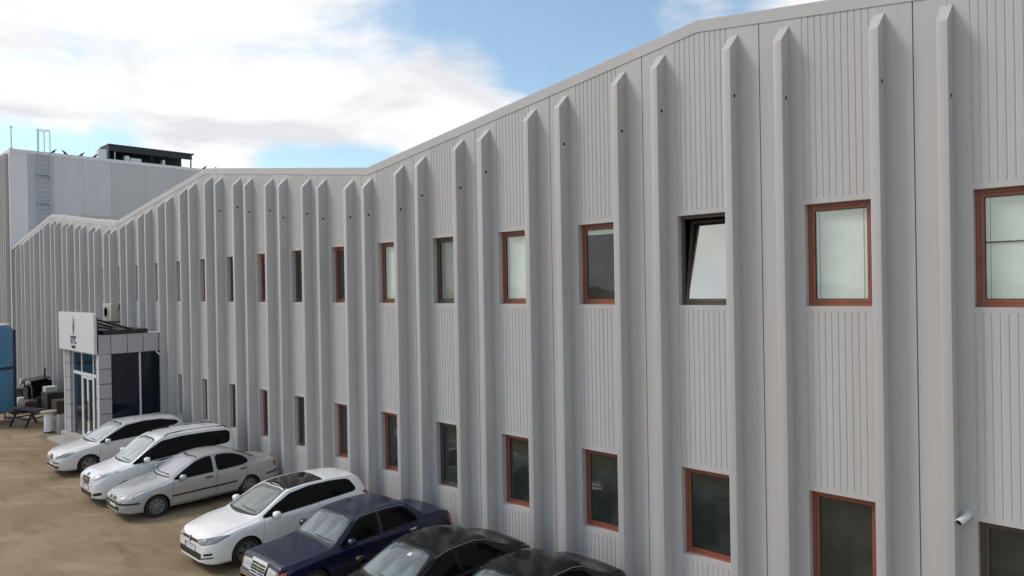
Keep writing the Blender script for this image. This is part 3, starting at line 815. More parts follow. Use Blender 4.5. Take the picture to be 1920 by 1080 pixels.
b = MB(); b.box(-4.2, -0.08, 0.25, 1.85, 0.70, 0.86, M['dsteel']); b.obj('support_frame', sg)

# air conditioner on the wall
ac = thing('air_conditioner', 'cream outdoor air conditioner unit mounted on the wall above the porch', 'air conditioner', (-35.35, D - 0.02, 4.72))
b = MB(); b.box(-0.55, 0.55, -0.48, -0.10, 0.02, 0.82, M['cream']); bevelled(b.obj('casing', ac), 0.025)
b = MB(); b.lathe([(0.0, -0.005), (0.29, -0.005), (0.31, 0.0), (0.31, 0.02)], M['black'], 24, (-0.12, -0.49, 0.42), 'y'); b.obj('fan_opening', ac)
b = MB()
for r__ in (0.08, 0.15, 0.22, 0.29): b.lathe([(r__, -0.013), (r__ + 0.012, -0.013), (r__ + 0.012, -0.006), (r__, -0.006)], M['cream'], 24, (-0.12, -0.49, 0.42), 'y')
b.obj('fan_guard', ac)
for xx in (-0.4, 0.4):
    b = MB(); b.box(xx - 0.02, xx + 0.02, -0.5, 0.0, -0.03, 0.015, M['dsteel']); b.box(xx - 0.02, xx + 0.02, -0.04, 0.0, -0.35, -0.03, M['dsteel']); b.obj('bracket', ac)
b = MB(); b.bar((0.56, -0.2, 0.5), (0.60, -0.05, 0.95), 0.022, M['black']); b.obj('pipe', ac)

# security camera
sec = thing('security_camera', 'small white bullet security camera fixed to the wall by the lower right window', 'camera', (-2.10, D, 2.83))
d = Vector((-0.25, -0.95, -0.20)).normalized()
b = MB(); b.lathe([(0.055, -0.012), (0.05, 0.0)], M['white'], 16, (0, -0.005, 0.02), 'y'); b.obj('base_plate', sec)
p0 = Vector((0, -0.07, 0)); 
b = MB(); b.bar((0, -0.01, 0.02), p0, 0.018, M['white']); b.obj('arm', sec)
b = MB(); b.bar(p0 - d * 0.03, p0 + d * 0.20, 0.045, M['white'], 18); bd = b.obj('housing', sec, smooth=40)
b = MB(); b.bar(p0 + d * 0.196, p0 + d * 0.206, 0.037, M['hole'], 18); b.obj('lens', sec)
b = MB(); b.bar(p0 + d * 0.02 + Vector((0, 0, 0.012)), p0 + d * 0.235 + Vector((0, 0, 0.012)), 0.047, M['white'], 18)
b = MB()
vs = []; 
u_ = d.cross(Vector((0, 0, 1))).normalized(); v_ = u_.cross(d)
for q in (0.0, 0.24):
    for rr_ in (0.052, 0.046):
        for i in range(9):
            t = R(10 + i * 20); vs.append(p0 + d * q + (u_ * math.cos(t) + v_ * math.sin(t)) * rr_)
fs = []
for i in range(8):
    fs += [(i, i + 1, 18 + i + 1, 18 + i), (9 + i, 27 + i, 27 + i + 1, 9 + i + 1), (18 + i, 18 + i + 1, 27 + i + 1, 27 + i)]
b.add(vs, fs, M['white']); b.obj('sunshade', sec, smooth=40)

# ------------------------------------------------------------------ cars
def interp(tab, x):
    if x <= tab[0][0]: return tab[0][1]
    for (a, va), (b_, vb) in zip(tab, tab[1:]):
        if x <= b_:
            return va + (vb - va) * (x - a) / (b_ - a)
    return tab[-1][1]
def smoothf(tab, sig):
    ks = [(-2, .06), (-1.4, .12), (-0.7, .2), (0, .24), (0.7, .2), (1.4, .12), (2, .06)]
    lo, hi = tab[0][0], tab[-1][0]
    def f(x):
        s_ = min(sig, max(0.004, (x - lo) * 0.5), max(0.004, (hi - x) * 0.5))
        return sum(w_ * interp(tab, x + k * s_) for k, w_ in ks)
    return f
def catmull(pts, n):
    out = []
    P = [pts[0]] + pts + [pts[-1]]
    for i in range(1, len(P) - 2):
        p0, p1, p2, p3 = P[i - 1], P[i], P[i + 1], P[i + 2]
        for j in range(n):
            t = j / n
            out.append(tuple(0.5 * (2 * b_ + (c - a) * t + (2 * a - 5 * b_ + 4 * c - d_) * t * t + (3 * b_ - a - 3 * c + d_) * t ** 3) for a, b_, c, d_ in zip(p0, p1, p2, p3)))
    out.append(pts[-1])
    return out
def chaikin(poly, it=2, k=0.25):
    for _ in range(it):
        out = []
        n = len(poly)
        for i in range(n):
            a, b_ = poly[i], poly[(i + 1) % n]
            out.append((a[0] + (b_[0] - a[0]) * k, a[1] + (b_[1] - a[1]) * k)); out.append((a[0] + (b_[0] - a[0]) * (1 - k), a[1] + (b_[1] - a[1]) * (1 - k)))
        poly = out
    return poly
def rounded(poly, r=0.05):
    """round each corner by cutting it at most r"""
    out = []; n = len(poly)
    for i in range(n):
        p = Vector(poly[i]); a = Vector(poly[i - 1]); c = Vector(poly[(i + 1) % n])
        ra = min(r, (a - p).length * 0.45); rc = min(r, (c - p).length * 0.45)
        p0 = p + (a - p).normalized() * ra; p2 = p + (c - p).normalized() * rc
        for t in (0, 0.25, 0.5, 0.75, 1):
            q = p0 * (1 - t) ** 2 + p * 2 * t * (1 - t) + p2 * t * t
            out.append((q.x, q.y))
    return out
def grow(poly, d):
    c = Vector((sum(p[0] for p in poly) / len(poly), sum(p[1] for p in poly) / len(poly)))
    n = len(poly); out = []
    area = sum(poly[i][0] * poly[(i + 1) % n][1] - poly[(i + 1) % n][0] * poly[i][1] for i in range(n))
    sg_ = 1 if area > 0 else -1
    for i in range(n):
        a, p, c_ = Vector(poly[i - 1]), Vector(poly[i]), Vector(poly[(i + 1) % n])
        t = (c_ - a)
        if t.length < 1e-9: out.append((p.x, p.y)); continue
        t.normalize(); nn = Vector((t.y, -t.x)) * sg_
        q = p + nn * d; out.append((q.x, q.y))
    return out
class Car:
    def __init__(s, name, label, X, Yf, L, W, P, pmat, yaw=0.0):
        s.L, s.W, s.P, s.pm = L, W, P, pmat
        s.root = thing(name, label, 'car', (X, Yf + L / 2, 0), R(yaw), 'cars parked nose-out along the factory wall')
        zt = smoothf(P['top'], P.get('sig', 0.05)); zs = smoothf(P['belt'], 0.10); hw = smoothf([(a, b_ * W / 2) for a, b_ in P['plan']], 0.05)
        wr = smoothf(P['topw'], 0.08); zb = smoothf(P['bot'], 0.05)
        crown = smoothf(P['crown'], 0.08)
        ys_ = []
        y = 0.0
        while y < L:
            ys_.append(y)
            e = min(y, L - y)
            y += 0.012 if e < 0.06 else (0.025 if e < 0.25 else 0.045)
        ys_.append(L)
        V, F = [], []
        n = None
        for y in ys_:
            w_, t, b0 = hw(y), zt(y), zb(y)
            c = crown(y); e = t - c; r_ = min(wr(y) * W / 2, w_ * 0.93)
            sh_ = min(zs(y), e - 0.012)
            lo = b0 + 0.5 * (sh_ - b0)
            bow = 0.022 * min(1, max(0, (e - sh_) / 0.3))
            half = [(0.0, b0), (w_ * 0.80, b0), (w_ * 0.955, b0 + 0.05), (w_ * 0.985, b0 + 0.14), (w_, lo), (w_ * 0.992, sh_ - 0.10), (w_ * 0.965, sh_ - 0.02), (w_ * 0.935, sh_ + 0.004),
                    ((w_ * 0.935 + r_) / 2 + bow, (sh_ + e) / 2), (r_ + bow * 0.3, e - 0.004), (r_ * 0.93, e + c * 0.28), (r_ * 0.62, e + c * 0.72), (r_ * 0.30, e + c * 0.94), (0.0, t)]
            hs = catmull(half, 3)
            full = [(x_, z_) for x_, z_ in hs] + [(-x_, z_) for x_, z_ in hs[-2:0:-1]]
            n = len(full)
            V += [(x_, y - L / 2, z_) for x_, z_ in full]
        for k in range(len(ys_) - 1):
            for i in range(n): F.append((k * n + i, k * n + (i + 1) % n, (k + 1) * n + (i + 1) % n, (k + 1) * n + i))
        F.append(tuple(range(n - 1, -1, -1))); F.append(tuple(range((len(ys_) - 1) * n, len(ys_) * n)))
        b = MB(); b.add(V, F, pmat)
        me = b.mesh('body', smooth=38)
        me.materials.append(M['hole'])
        s.bvh = BVHTree.FromPolygons([Vector(v) for v in V], F)
        tmp = bpy.data.objects.new('tmp', me); COL.objects.link(tmp)
        # wheel openings
        cut = MB()
        ra = P['arch']
        for wy in P['axles']:
            for sgn in (-1, 1):
                cut.lathe([(ra, 0.0), (ra, 0.42)] if sgn > 0 else [(ra, -0.42), (ra, 0.0)], M['hole'], 40, (sgn * (W / 2 - 0.28) , wy - L / 2, P['wr']), 'x')
        cm = cut.mesh('cut'); cm.materials.clear(); cm.materials.append(pmat); cm.materials.append(M['hole'])
        cm.polygons.foreach_set('material_index', [1] * len(cm.polygons))
        co = bpy.data.objects.new('cut', cm); COL.objects.link(co)
        md = tmp.modifiers.new('b', 'BOOLEAN'); md.operation = 'DIFFERENCE'; md.object = co; md.solver = 'EXACT'
        dg = bpy.context.evaluated_depsgraph_get()
        me2 = bpy.data.meshes.new_from_object(tmp.evaluated_get(dg))
        bpy.data.objects.remove(tmp); bpy.data.objects.remove(co)
        me2.name = 'body'
        for p_ in me2.polygons:
            if p_.normal.z < -0.6 and p_.center.z < 0.30: p_.material_index = 1  # underside blackened to deepen the shade beneath the car
        me2.polygons.foreach_set('use_smooth', [True] * len(me2.polygons)); me2.set_sharp_from_angle(angle=R(38))
        s.body = new_obj('body', me2, s.root)
        s.wheels()
    def cast(s, u, v, ax):
        h = s.L / 2
        if ax == 'r': o, d_ = Vector((4, u - h, v)), Vector((-1, 0, 0))
        elif ax == 'l': o, d_ = Vector((-4, u - h, v)), Vector((1, 0, 0))
        elif ax == 'f': o, d_ = Vector((u, -h - 4, v)), Vector((0, 1, 0))
        elif ax == 'b': o, d_ = Vector((u, h + 4, v)), Vector((0, -1, 0))
        else: o, d_ = Vector((u, v - h, 5)), Vector((0, 0, -1))
        loc, nrm, _, _ = s.bvh.ray_cast(o, d_)
        if loc is None:
            loc, nrm, _, _ = s.bvh.find_nearest(o + d_ * 4)
        if nrm.dot(d_) > 0: nrm = -nrm
        return loc, nrm
    def grid(s, b, poly, ax, off, m_, res=0.05):
        us = sorted(set(round(p[0], 5) for p in poly))
        lo, hi = us[0], us[-1]
        k = max(2, int((hi - lo) / res) + 1)
        us = sorted(us + [lo + (hi - lo) * i / k for i in range(1, k)])
        ded = [us[0]]
        for u in us[1:]:
            if u - ded[-1] > 0.004: ded.append(u)
        ded[-1] = hi
        us = ded
        n = len(poly)
        vr = max(p[1] for p in poly) - min(p[1] for p in poly)
        mrows = max(2, int(vr / res) + 1)
        cols = []
        for u in us:
            uu = min(max(u, lo + 1e-5), hi - 1e-5)
            hits = []
            for i in range(n):
                (a, av), (c, cv) = poly[i], poly[(i + 1) % n]
                if (a <= uu < c) or (c <= uu < a): hits.append(av + (cv - av) * (uu - a) / (c - a))
            if len(hits) < 2: hits = [poly[0][1], poly[0][1]]
            cols.append((u, min(hits), max(hits)))
        vs, fs = [], []
        for u, v0, v1 in cols:
            for j in range(mrows + 1):
                loc, nrm = s.cast(u, v0 + (v1 - v0) * j / mrows, ax)
                vs.append(loc + nrm * off)
        R_ = mrows + 1
        for i in range(len(cols) - 1):
            for j in range(mrows): fs.append((i * R_ + j, (i + 1) * R_ + j, (i + 1) * R_ + j + 1, i * R_ + j + 1))
        # skirt into the body
        bd = [i * R_ for i in range(len(cols))] + [(len(cols) - 1) * R_ + j for j in range(1, R_)] + [i * R_ + mrows for i in range(len(cols) - 2, -1, -1)] + [j for j in range(mrows - 1, 0, -1)]
        k0 = len(vs)
        cc = {'r': Vector((-1, 0, 0)), 'l': Vector((1, 0, 0)), 'f': Vector((0, 1, 0)), 'b': Vector((0, -1, 0)), 't': Vector((0, 0, -1))}[ax]
        for i in bd: vs.append(Vector(vs[i]) + cc * (off + 0.012))
        for q in range(len(bd)):
            q2 = (q + 1) % len(bd); fs.append((bd[q], bd[q2], k0 + q2, k0 + q))
        b.add(vs, fs, m_)
    def patch(s, name, poly, ax, m_, off=0.004, border=0.0, bm_=None, parent=None, r=0.0, label=None, res=0.05):
        if r > 0: poly = rounded(poly, r)
        b = MB()
        if border > 0: s.grid(b, grow(poly, border), ax, off * 0.5, bm_ or M['black'], res)
        s.grid(b, poly, ax, off, m_, res)
        o = b.obj(name, parent or s.root, smooth=50)
        if label: o['label'] = label
        return o
    def both(s, name, poly, m_, **k):
        return [s.patch(name, poly, 'r', m_, **k), s.patch(name, poly, 'l', m_, **k)]
    def front2(s, name, poly, m_, ax='f', **k):
        s.patch(name, [(-u, v) for u, v in poly], ax, m_, **k)
        return s.patch(name, poly, ax, m_, **k)
    def wheels(s):
        P = s.P; r = P['wr']
        tw = 0.20
        ty = MB(); ty.lathe([(r * 0.66, -0.06), (r * 0.70, -tw / 2), (r * 0.93, -tw / 2 + 0.004), (r * 0.985, -tw / 2 + 0.03), (r, -tw / 4), (r, tw / 4), (r * 0.985, tw / 2 - 0.03), (r * 0.93, tw / 2 - 0.004), (r * 0.70, tw / 2), (r * 0.66, tw / 2 - 0.05)], M['rubber'], 36, axis='x')
        tm = ty.mesh('tyre', smooth=50)
        rm = MB()
        rm.lathe([(0, -0.02), (r * 0.64, -0.02), (r * 0.64, 0.0)], M['hole'], 30, axis='x')
        rm.lathe([(r * 0.56, 0.03), (r * 0.56, 0.075), (r * 0.60, 0.088), (r * 0.68, 0.085), (r * 0.68, 0.04)], M['rim'], 36, axis='x')
        ns = P.get('spokes', 8)
        for k in range(ns):
            t = 2 * math.pi * k / ns
            c, s_ = math.cos(t), math.sin(t)
            hw_ = P.get('spw', 0.032)
            vs = []
            for rr, ww, x_ in ((0.05, hw_ * 0.9, 0.075), (r * 0.585, hw_ * 1.25, 0.070)):
                for q in (-1, 1):
                    for xx in (x_, x_ - 0.045): vs.append((xx, c * rr - s_ * ww * q, s_ * rr + c * ww * q))
            rm.add(vs, [(0, 2, 6, 4), (1, 5, 7, 3), (0, 4, 5, 1), (2, 3, 7, 6), (4, 6, 7, 5)], M['rim'])
        rm.lathe([(0.0, 0.088), (0.04, 0.086), (0.075, 0.078), (0.075, 0.03)], M['rim'], 20, axis='x')
        rmm = rm.mesh('rim', smooth=35)
        for wy in P['axles']:
            for sgn in (1, -1):
                tr_ = s.W / 2 - 0.125
                o = new_obj('wheel', tm, s.root, (sgn * tr_, wy - s.L / 2, r))
                if sgn < 0: o.rotation_euler = (0, 0, math.pi)
                new_obj('rim', rmm, o)
    def mirror_(s, y, z, m_, out=0.0):
        for sgn in (1, -1):
            b = MB()
            prof = [(-0.075, 0.3), (-0.06, 0.72), (-0.02, 0.98), (0.03, 1.0), (0.06, 0.9), (0.065, 0.4)]
            vs, fs, n = [], [], 14
            w0 = s.W / 2 + 0.10 + out
            for q, k in prof:
                for i in range(n):
                    t = 2 * math.pi * i / n
                    ct, st = math.cos(t), math.sin(t)
                    ct = math.copysign(abs(ct) ** 0.75, ct); st = math.copysign(abs(st) ** 0.75, st)
                    vs.append((sgn * (w0 + 0.105 * k * ct), y - s.L / 2 + q, z + 0.075 * k * st))
            for j in range(len(prof) - 1):
                for i in range(n): fs.append((j * n + i, j * n + (i + 1) % n, (j + 1) * n + (i + 1) % n, (j + 1) * n + i))
            fs += [tuple(range(n - 1, -1, -1)), tuple(range((len(prof) - 1) * n, len(prof) * n))]
            b.add(vs, fs, m_)
            o = b.obj('wing_mirror', s.root, smooth=60)
            b = MB(); b.box(min(sgn * (s.W / 2 - 0.14), sgn * (w0 - 0.04)), max(sgn * (s.W / 2 - 0.14), sgn * (w0 - 0.04)), y - s.L / 2 - 0.03, y - s.L / 2 + 0.04, z - 0.075, z - 0.03, M['black']); b.obj('mirror_foot', o)
    def handle(s, y, z, m_):
        for ax in 'rl': s.patch('door_handle', [(y - 0.09, z - 0.017), (y + 0.09, z - 0.012), (y + 0.09, z + 0.022), (y - 0.09, z + 0.017)], ax, m_, off=0.022, res=0.09)
    def door(s, poly, **k):
        return s.both('door', poly, s.pm, off=0.0045, border=0.007, bm_=M['hole'], r=0.06, **k)
    def gutter(s, pts, m_, r_=0.008):  # thin bar added along the roof edge for its reflected line of light
        for ax in 'rl':
            b = MB(); ps = [s.cast(y, z, ax) for y, z in pts]
            for a_, z_ in zip(ps, ps[1:]): b.bar(a_[0] + a_[1] * 0.004, z_[0] + z_[1] * 0.004, r_, m_, 6)
            b.obj('roof_glint', s.root)
    def wiper(s, a, b_):
        la, na = s.cast(*a, 'f'); lb, nb = s.cast(*b_, 'f'); lm, nm = s.cast((a[0] + b_[0]) / 2, (a[1] + b_[1]) / 2, 'f')
        b = MB(); b.bar(la + na * 0.02, lm + nm * 0.022, 0.009, M['black'], 6); b.bar(lm + nm * 0.022, lb + nb * 0.02, 0.008, M['black'], 6); b.obj('wiper', s.root)
    def plate(s, z, w_=0.52, h=0.11, x=0):
        p = s.patch('number_plate', [(x - w_ / 2, z - h / 2), (x + w_ / 2, z - h / 2), (x + w_ / 2, z + h / 2), (x - w_ / 2, z + h / 2)], 'f', M['plate'], off=0.012, border=0.012, res=0.2)
        s.patch('plate_band', [(x - w_ / 2, z - h / 2), (x - w_ / 2 + 0.045, z - h / 2), (x - w_ / 2 + 0.045, z + h / 2), (x - w_ / 2, z + h / 2)], 'f', M['plateblue'], off=0.0145, parent=p, res=0.2)
        return p

def std_plan(L, f0=0.60, r0=0.66):
    return [(0, f0), (0.03, f0 + 0.11), (0.09, f0 + 0.21), (0.20, f0 + 0.295), (0.40, 0.955), (0.75, 0.99), (1.3, 1.0), (L - 1.2, 1.0), (L - 0.6, 0.98), (L - 0.25, 0.93), (L - 0.09, r0 + 0.18), (L - 0.03, r0 + 0.10), (L, r0)]

# --- 1 pale hatchback by the porch
L, W = 4.28, 1.768
P = dict(top=[(0, 0.62), (0.03, 0.70), (0.09, 0.765), (0.25, 0.83), (0.60, 0.91), (1.05, 0.985), (1.80, 1.40), (2.05, 1.49), (2.5, 1.545), (3.2, 1.535), (3.8, 1.47), (3.98, 1.42), (4.16, 1.05), (4.22, 0.90), (4.26, 0.70), (L, 0.52)],
         belt=[(0, 0.54), (0.2, 0.70), (0.7, 0.85), (1.2, 0.93), (2.5, 0.99), (3.8, 1.06), (L, 0.9)], plan=std_plan(L),
         topw=[(0, 0.6), (0.3, 0.80), (1.0, 0.85), (1.5, 0.78), (2.0, 0.69), (3.2, 0.67), (3.9, 0.64), (4.15, 0.75), (L, 0.65)],
         bot=[(0, 0.26), (0.15, 0.19), (0.5, 0.18), (L - 0.4, 0.2), (L, 0.32)], crown=[(0, 0.03), (0.5, 0.07), (1.1, 0.08), (2.0, 0.06), (3.8, 0.06), (L, 0.05)], arch=0.355, axles=(0.88, 3.46), wr=0.315, spokes=5, spw=0.05)
c = Car('hatchback_car', 'pale silver-white hatchback nearest the entrance porch, farthest in the row', -27.3, 6.42, L, W, P, M['p_pale'])
DLO = [(1.22, 0.965), (1.72, 1.23), (2.12, 1.405), (2.7, 1.465), (3.25, 1.45), (3.78, 1.34), (3.86, 1.27), (3.3, 1.10), (2.4, 1.015), (1.5, 0.975)]
c.both('side_window', DLO, M['carglass'], border=0.014, r=0.05)
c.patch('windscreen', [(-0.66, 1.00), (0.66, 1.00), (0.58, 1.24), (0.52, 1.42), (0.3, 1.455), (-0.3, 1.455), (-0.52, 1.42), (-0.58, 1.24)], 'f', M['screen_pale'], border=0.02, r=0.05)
c.patch('rear_window', [(-0.5, 1.08), (0.5, 1.08), (0.46, 1.36), (-0.46, 1.36)], 'b', M['carglass'], border=0.015, r=0.06)
c.front2('headlight', [(0.46, 0.60), (0.78, 0.66), (0.82, 0.78), (0.70, 0.77), (0.48, 0.70)], M['lampdk'], r=0.03, border=0.006)
c.patch('grille', [(-0.15, 0.56), (0.15, 0.56), (0.17, 0.66), (0.10, 0.70), (-0.10, 0.70), (-0.17, 0.66)], 'f', M['grille'], r=0.02, off=0.006, border=0.01, bm_=M['chrome'])
c.patch('emblem', [(0.06 * math.cos(R(a)), 0.63 + 0.06 * math.sin(R(a))) for a in range(0, 360, 30)], 'f', M['lampdk'], off=0.014)
c.patch('bumper_slot', [(-0.62, 0.45), (0.62, 0.45), (0.66, 0.49), (-0.66, 0.49)], 'f', M['grille'], off=0.006, r=0.015)
c.patch('air_intake', [(-0.60, 0.29), (0.60, 0.29), (0.66, 0.38), (-0.66, 0.38)], 'f', M['grille'], off=0.006, r=0.03)
c.front2('tail_light', [(0.52, 0.78), (0.80, 0.80), (0.76, 1.02), (0.56, 1.0)], M['redlamp'], ax='b', r=0.04)
c.mirror_(1.42, 1.03, M['p_pale']); c.door([(1.18, 0.34), (2.32, 0.34), (2.34, 0.96), (1.24, 0.93)]); c.door([(2.36, 0.34), (3.1, 0.34), (3.34, 0.62), (3.30, 1.0), (2.38, 0.97)])
c.handle(2.16, 0.86, M['p_pale']); c.wiper((0.5, 1.03), (-0.05, 1.05)); c.plate(0.425, 0.5, 0.10)

# --- 2 white people carrier with roof rails
L, W = 4.16, 1.77
P = dict(top=[(0, 0.72), (0.02, 0.79), (0.07, 0.86), (0.20, 0.935), (0.55, 1.01), (0.90, 1.09), (1.62, 1.60), (1.85, 1.70), (2.3, 1.735), (3.3, 1.73), (3.88, 1.69), (3.98, 1.62), (4.08, 1.10), (4.12, 0.90), (4.15, 0.7), (L, 0.52)],
         belt=[(0, 0.64), (0.2, 0.82), (0.7, 0.97), (1.2, 1.05), (2.5, 1.10), (3.8, 1.16), (L, 0.95)], plan=std_plan(L, 0.64, 0.74),
         topw=[(0, 0.62), (0.3, 0.82), (0.9, 0.85), (1.4, 0.80), (1.9, 0.72), (3.2, 0.71), (3.9, 0.69), (4.08, 0.78), (L, 0.72)],
         bot=[(0, 0.27), (0.15, 0.20), (0.5, 0.19), (L - 0.4, 0.21), (L, 0.34)], crown=[(0, 0.03), (0.5, 0.07), (1.0, 0.08), (1.9, 0.05), (3.8, 0.05), (L, 0.04)], arch=0.35, axles=(0.80, 3.29), wr=0.315, spokes=9)
c = Car('people_carrier_car', 'white people carrier with roof rails and a long dark side window', -22.78, 6.20, L, W, P, M['p_white2'])
DLO = [(0.98, 1.06), (1.42, 1.36), (1.82, 1.57), (2.4, 1.625), (3.2, 1.62), (3.82, 1.585), (3.90, 1.52), (3.86, 1.26), (3.76, 1.22), (2.7, 1.18), (1.8, 1.115)]
c.both('side_window', DLO, M['carglass'], border=0.014, r=0.06)
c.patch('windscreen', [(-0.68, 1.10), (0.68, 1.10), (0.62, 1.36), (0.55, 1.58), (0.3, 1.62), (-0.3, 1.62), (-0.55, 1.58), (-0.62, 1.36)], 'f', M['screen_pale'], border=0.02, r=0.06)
c.patch('rear_window', [(-0.55, 1.14), (0.55, 1.14), (0.5, 1.56), (-0.5, 1.56)], 'b', M['carglass'], border=0.015, r=0.06)
c.front2('headlight', [(0.36, 0.74), (0.70, 0.78), (0.83, 0.92), (0.78, 0.945), (0.52, 0.88)], M['lamp'], r=0.03, border=0.006)
c.patch('grille', [(-0.20, 0.60), (0.20, 0.60), (0.31, 0.74), (0.27, 0.80), (-0.27, 0.80), (-0.31, 0.74)], 'f', M['grille'], r=0.03, off=0.007, border=0.012, bm_=M['chrome'])
b = MB()
for zz in (0.645, 0.69, 0.735):
    c.grid(b, [(-0.22, zz - 0.006), (0.22, zz - 0.006), (0.22, zz + 0.006), (-0.22, zz + 0.006)], 'f', 0.013, M['chrome'], 0.1)
b.obj('grille_bar', c.root)
c.patch('emblem', [(0.075 * math.cos(R(a)), 0.845 + 0.03 * math.sin(R(a))) for a in range(0, 360, 30)], 'f', M['plateblue'], off=0.012, border=0.006, bm_=M['chrome'])
c.patch('air_intake', [(-0.45, 0.27), (0.45, 0.27), (0.52, 0.40), (-0.52, 0.40)], 'f', M['grille'], off=0.006, r=0.04)
c.front2('fog_light', [(0.56, 0.32), (0.78, 0.35), (0.80, 0.44), (0.58, 0.40)], M['grille'], r=0.02)
c.front2('tail_light', [(0.60, 0.92), (0.72, 0.93), (0.70, 1.25), (0.62, 1.24)], M['redlamp'], ax='b', r=0.04)
c.plate(0.50, 0.5, 0.10)
c.mirror_(1.30, 1.17, M['p_white2'], 0.02); c.door([(1.12, 0.34), (2.05, 0.34), (2.10, 1.10), (1.08, 1.03)]); c.door([(2.09, 0.34), (3.0, 0.34), (3.06, 1.15), (2.14, 1.10)])
c.handle(1.95, 0.98, M['p_white2']); c.handle(2.9, 1.02, M['p_white2']); c.wiper((0.55, 1.13), (-0.05, 1.15))
for sgn in (1, -1):
    pts = [c.cast(sgn * 0.545, yy, 't')[0] for yy in (1.95, 2.05, 2.5, 3.0, 3.5, 3.78, 3.86)]
    hgt = [0.0, 0.05, 0.065, 0.065, 0.06, 0.05, 0.0]
    b = MB()
    for i in range(len(pts) - 1): b.bar(pts[i] + Vector((0, 0, hgt[i])), pts[i + 1] + Vector((0, 0, hgt[i + 1])), 0.017, M['steel'] if 1 < i < 4 else M['black'], 8)
    b.obj('roof_rail', c.root)

# --- 3 silver saloon
L, W = 4.43, 1.70
P = dict(top=[(0, 0.54), (0.03, 0.62), (0.09, 0.68), (0.30, 0.76), (0.70, 0.845), (1.15, 0.93), (1.85, 1.31), (2.05, 1.375), (2.45, 1.42), (2.85, 1.41), (3.15, 1.35), (3.75, 1.05), (3.95, 1.005), (4.25, 0.98), (4.34, 0.94), (4.40, 0.72), (L, 0.52)],
         belt=[(0, 0.47), (0.2, 0.63), (0.7, 0.78), (1.3, 0.87), (2.5, 0.905), (3.7, 0.93), (4.2, 0.92), (L, 0.8)], plan=std_plan(L, 0.58, 0.62),
         topw=[(0, 0.58), (0.3, 0.76), (1.1, 0.84), (1.5, 0.78), (2.0, 0.68), (2.8, 0.67), (3.3, 0.70), (3.9, 0.82), (4.25, 0.80), (L, 0.65)],
         bot=[(0, 0.25), (0.15, 0.19), (0.5, 0.18), (L - 0.4, 0.2), (L, 0.30)], crown=[(0, 0.03), (0.5, 0.07), (1.1, 0.08), (2.0, 0.06), (3.0, 0.06), (3.9, 0.05), (L, 0.04)], arch=0.335, axles=(0.83, 3.41), wr=0.295, spokes=8)
c = Car('saloon_car', 'older silver saloon with black side mouldings and oval rear side window', -20.72, 6.26, L, W, P, M['p_silver'])
fw_ = [(1.30, 0.90), (1.60, 1.08), (1.92, 1.24), (2.20, 1.315), (2.36, 1.325), (2.36, 0.925), (1.7, 0.905)]
rw_ = [(2.48, 0.93), (2.48, 1.325), (2.75, 1.32), (3.05, 1.27), (3.28, 1.17), (3.40, 1.05), (3.38, 0.99), (3.2, 0.96), (2.9, 0.945)]
c.both('side_window', fw_, M['carglass'], border=0.014, r=0.04); c.both('side_window', rw_, M['carglass'], border=0.014, r=0.10)
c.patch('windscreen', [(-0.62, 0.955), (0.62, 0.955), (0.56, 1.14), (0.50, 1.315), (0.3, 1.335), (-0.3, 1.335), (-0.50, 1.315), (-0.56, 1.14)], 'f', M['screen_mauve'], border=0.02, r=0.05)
c.patch('rear_window', [(-0.58, 1.06), (0.58, 1.06), (0.46, 1.31), (-0.46, 1.31)], 'b', M['carglass'], border=0.015, r=0.06)
c.front2('headlight', [(0.28, 0.545), (0.72, 0.56), (0.76, 0.61), (0.70, 0.665), (0.34, 0.64)], M['lamp'], r=0.035, border=0.005)
c.front2('grille', [(0.03, 0.565), (0.22, 0.555), (0.24, 0.61), (0.05, 0.625)], M['grille'], r=0.02)
dm = [(0, 0.655), (0.035, 0.605), (0, 0.555), (-0.035, 0.605)]
c.patch('emblem', dm, 'f', M['chrome'], off=0.012)
c.patch('bumper_strip', [(-0.80, 0.455), (0.80, 0.455), (0.80, 0.50), (-0.80, 0.50)], 'f', M['black'], off=0.012, r=0.01)
c.patch('air_intake', [(-0.42, 0.29), (0.42, 0.29), (0.46, 0.36), (-0.46, 0.36)], 'f', M['grille'], off=0.005, r=0.02)
c.plate(0.415, 0.5, 0.10)
c.both('side_moulding', [(1.22, 0.475), (3.02, 0.50), (3.02, 0.545), (1.22, 0.515)], M['black'], off=0.015)
c.both('bumper_strip', [(3.92, 0.53), (4.36, 0.55), (4.36, 0.60), (3.92, 0.57)], M['black'], off=0.012)
c.front2('tail_light', [(0.45, 0.70), (0.76, 0.72), (0.76, 0.88), (0.45, 0.88)], M['redlamp'], ax='b', r=0.03)
c.mirror_(1.46, 0.965, M['p_silver']); c.door([(1.20, 0.29), (2.40, 0.29), (2.42, 0.905), (1.26, 0.88)]); c.door([(2.44, 0.29), (3.05, 0.29), (3.32, 0.62), (3.36, 0.92), (2.46, 0.91)])
c.handle(2.22, 0.80, M['black']); c.handle(3.22, 0.845, M['black']); c.wiper((0.45, 0.985), (-0.1, 0.99)); c.wiper((-0.1, 0.98), (-0.55, 1.0))

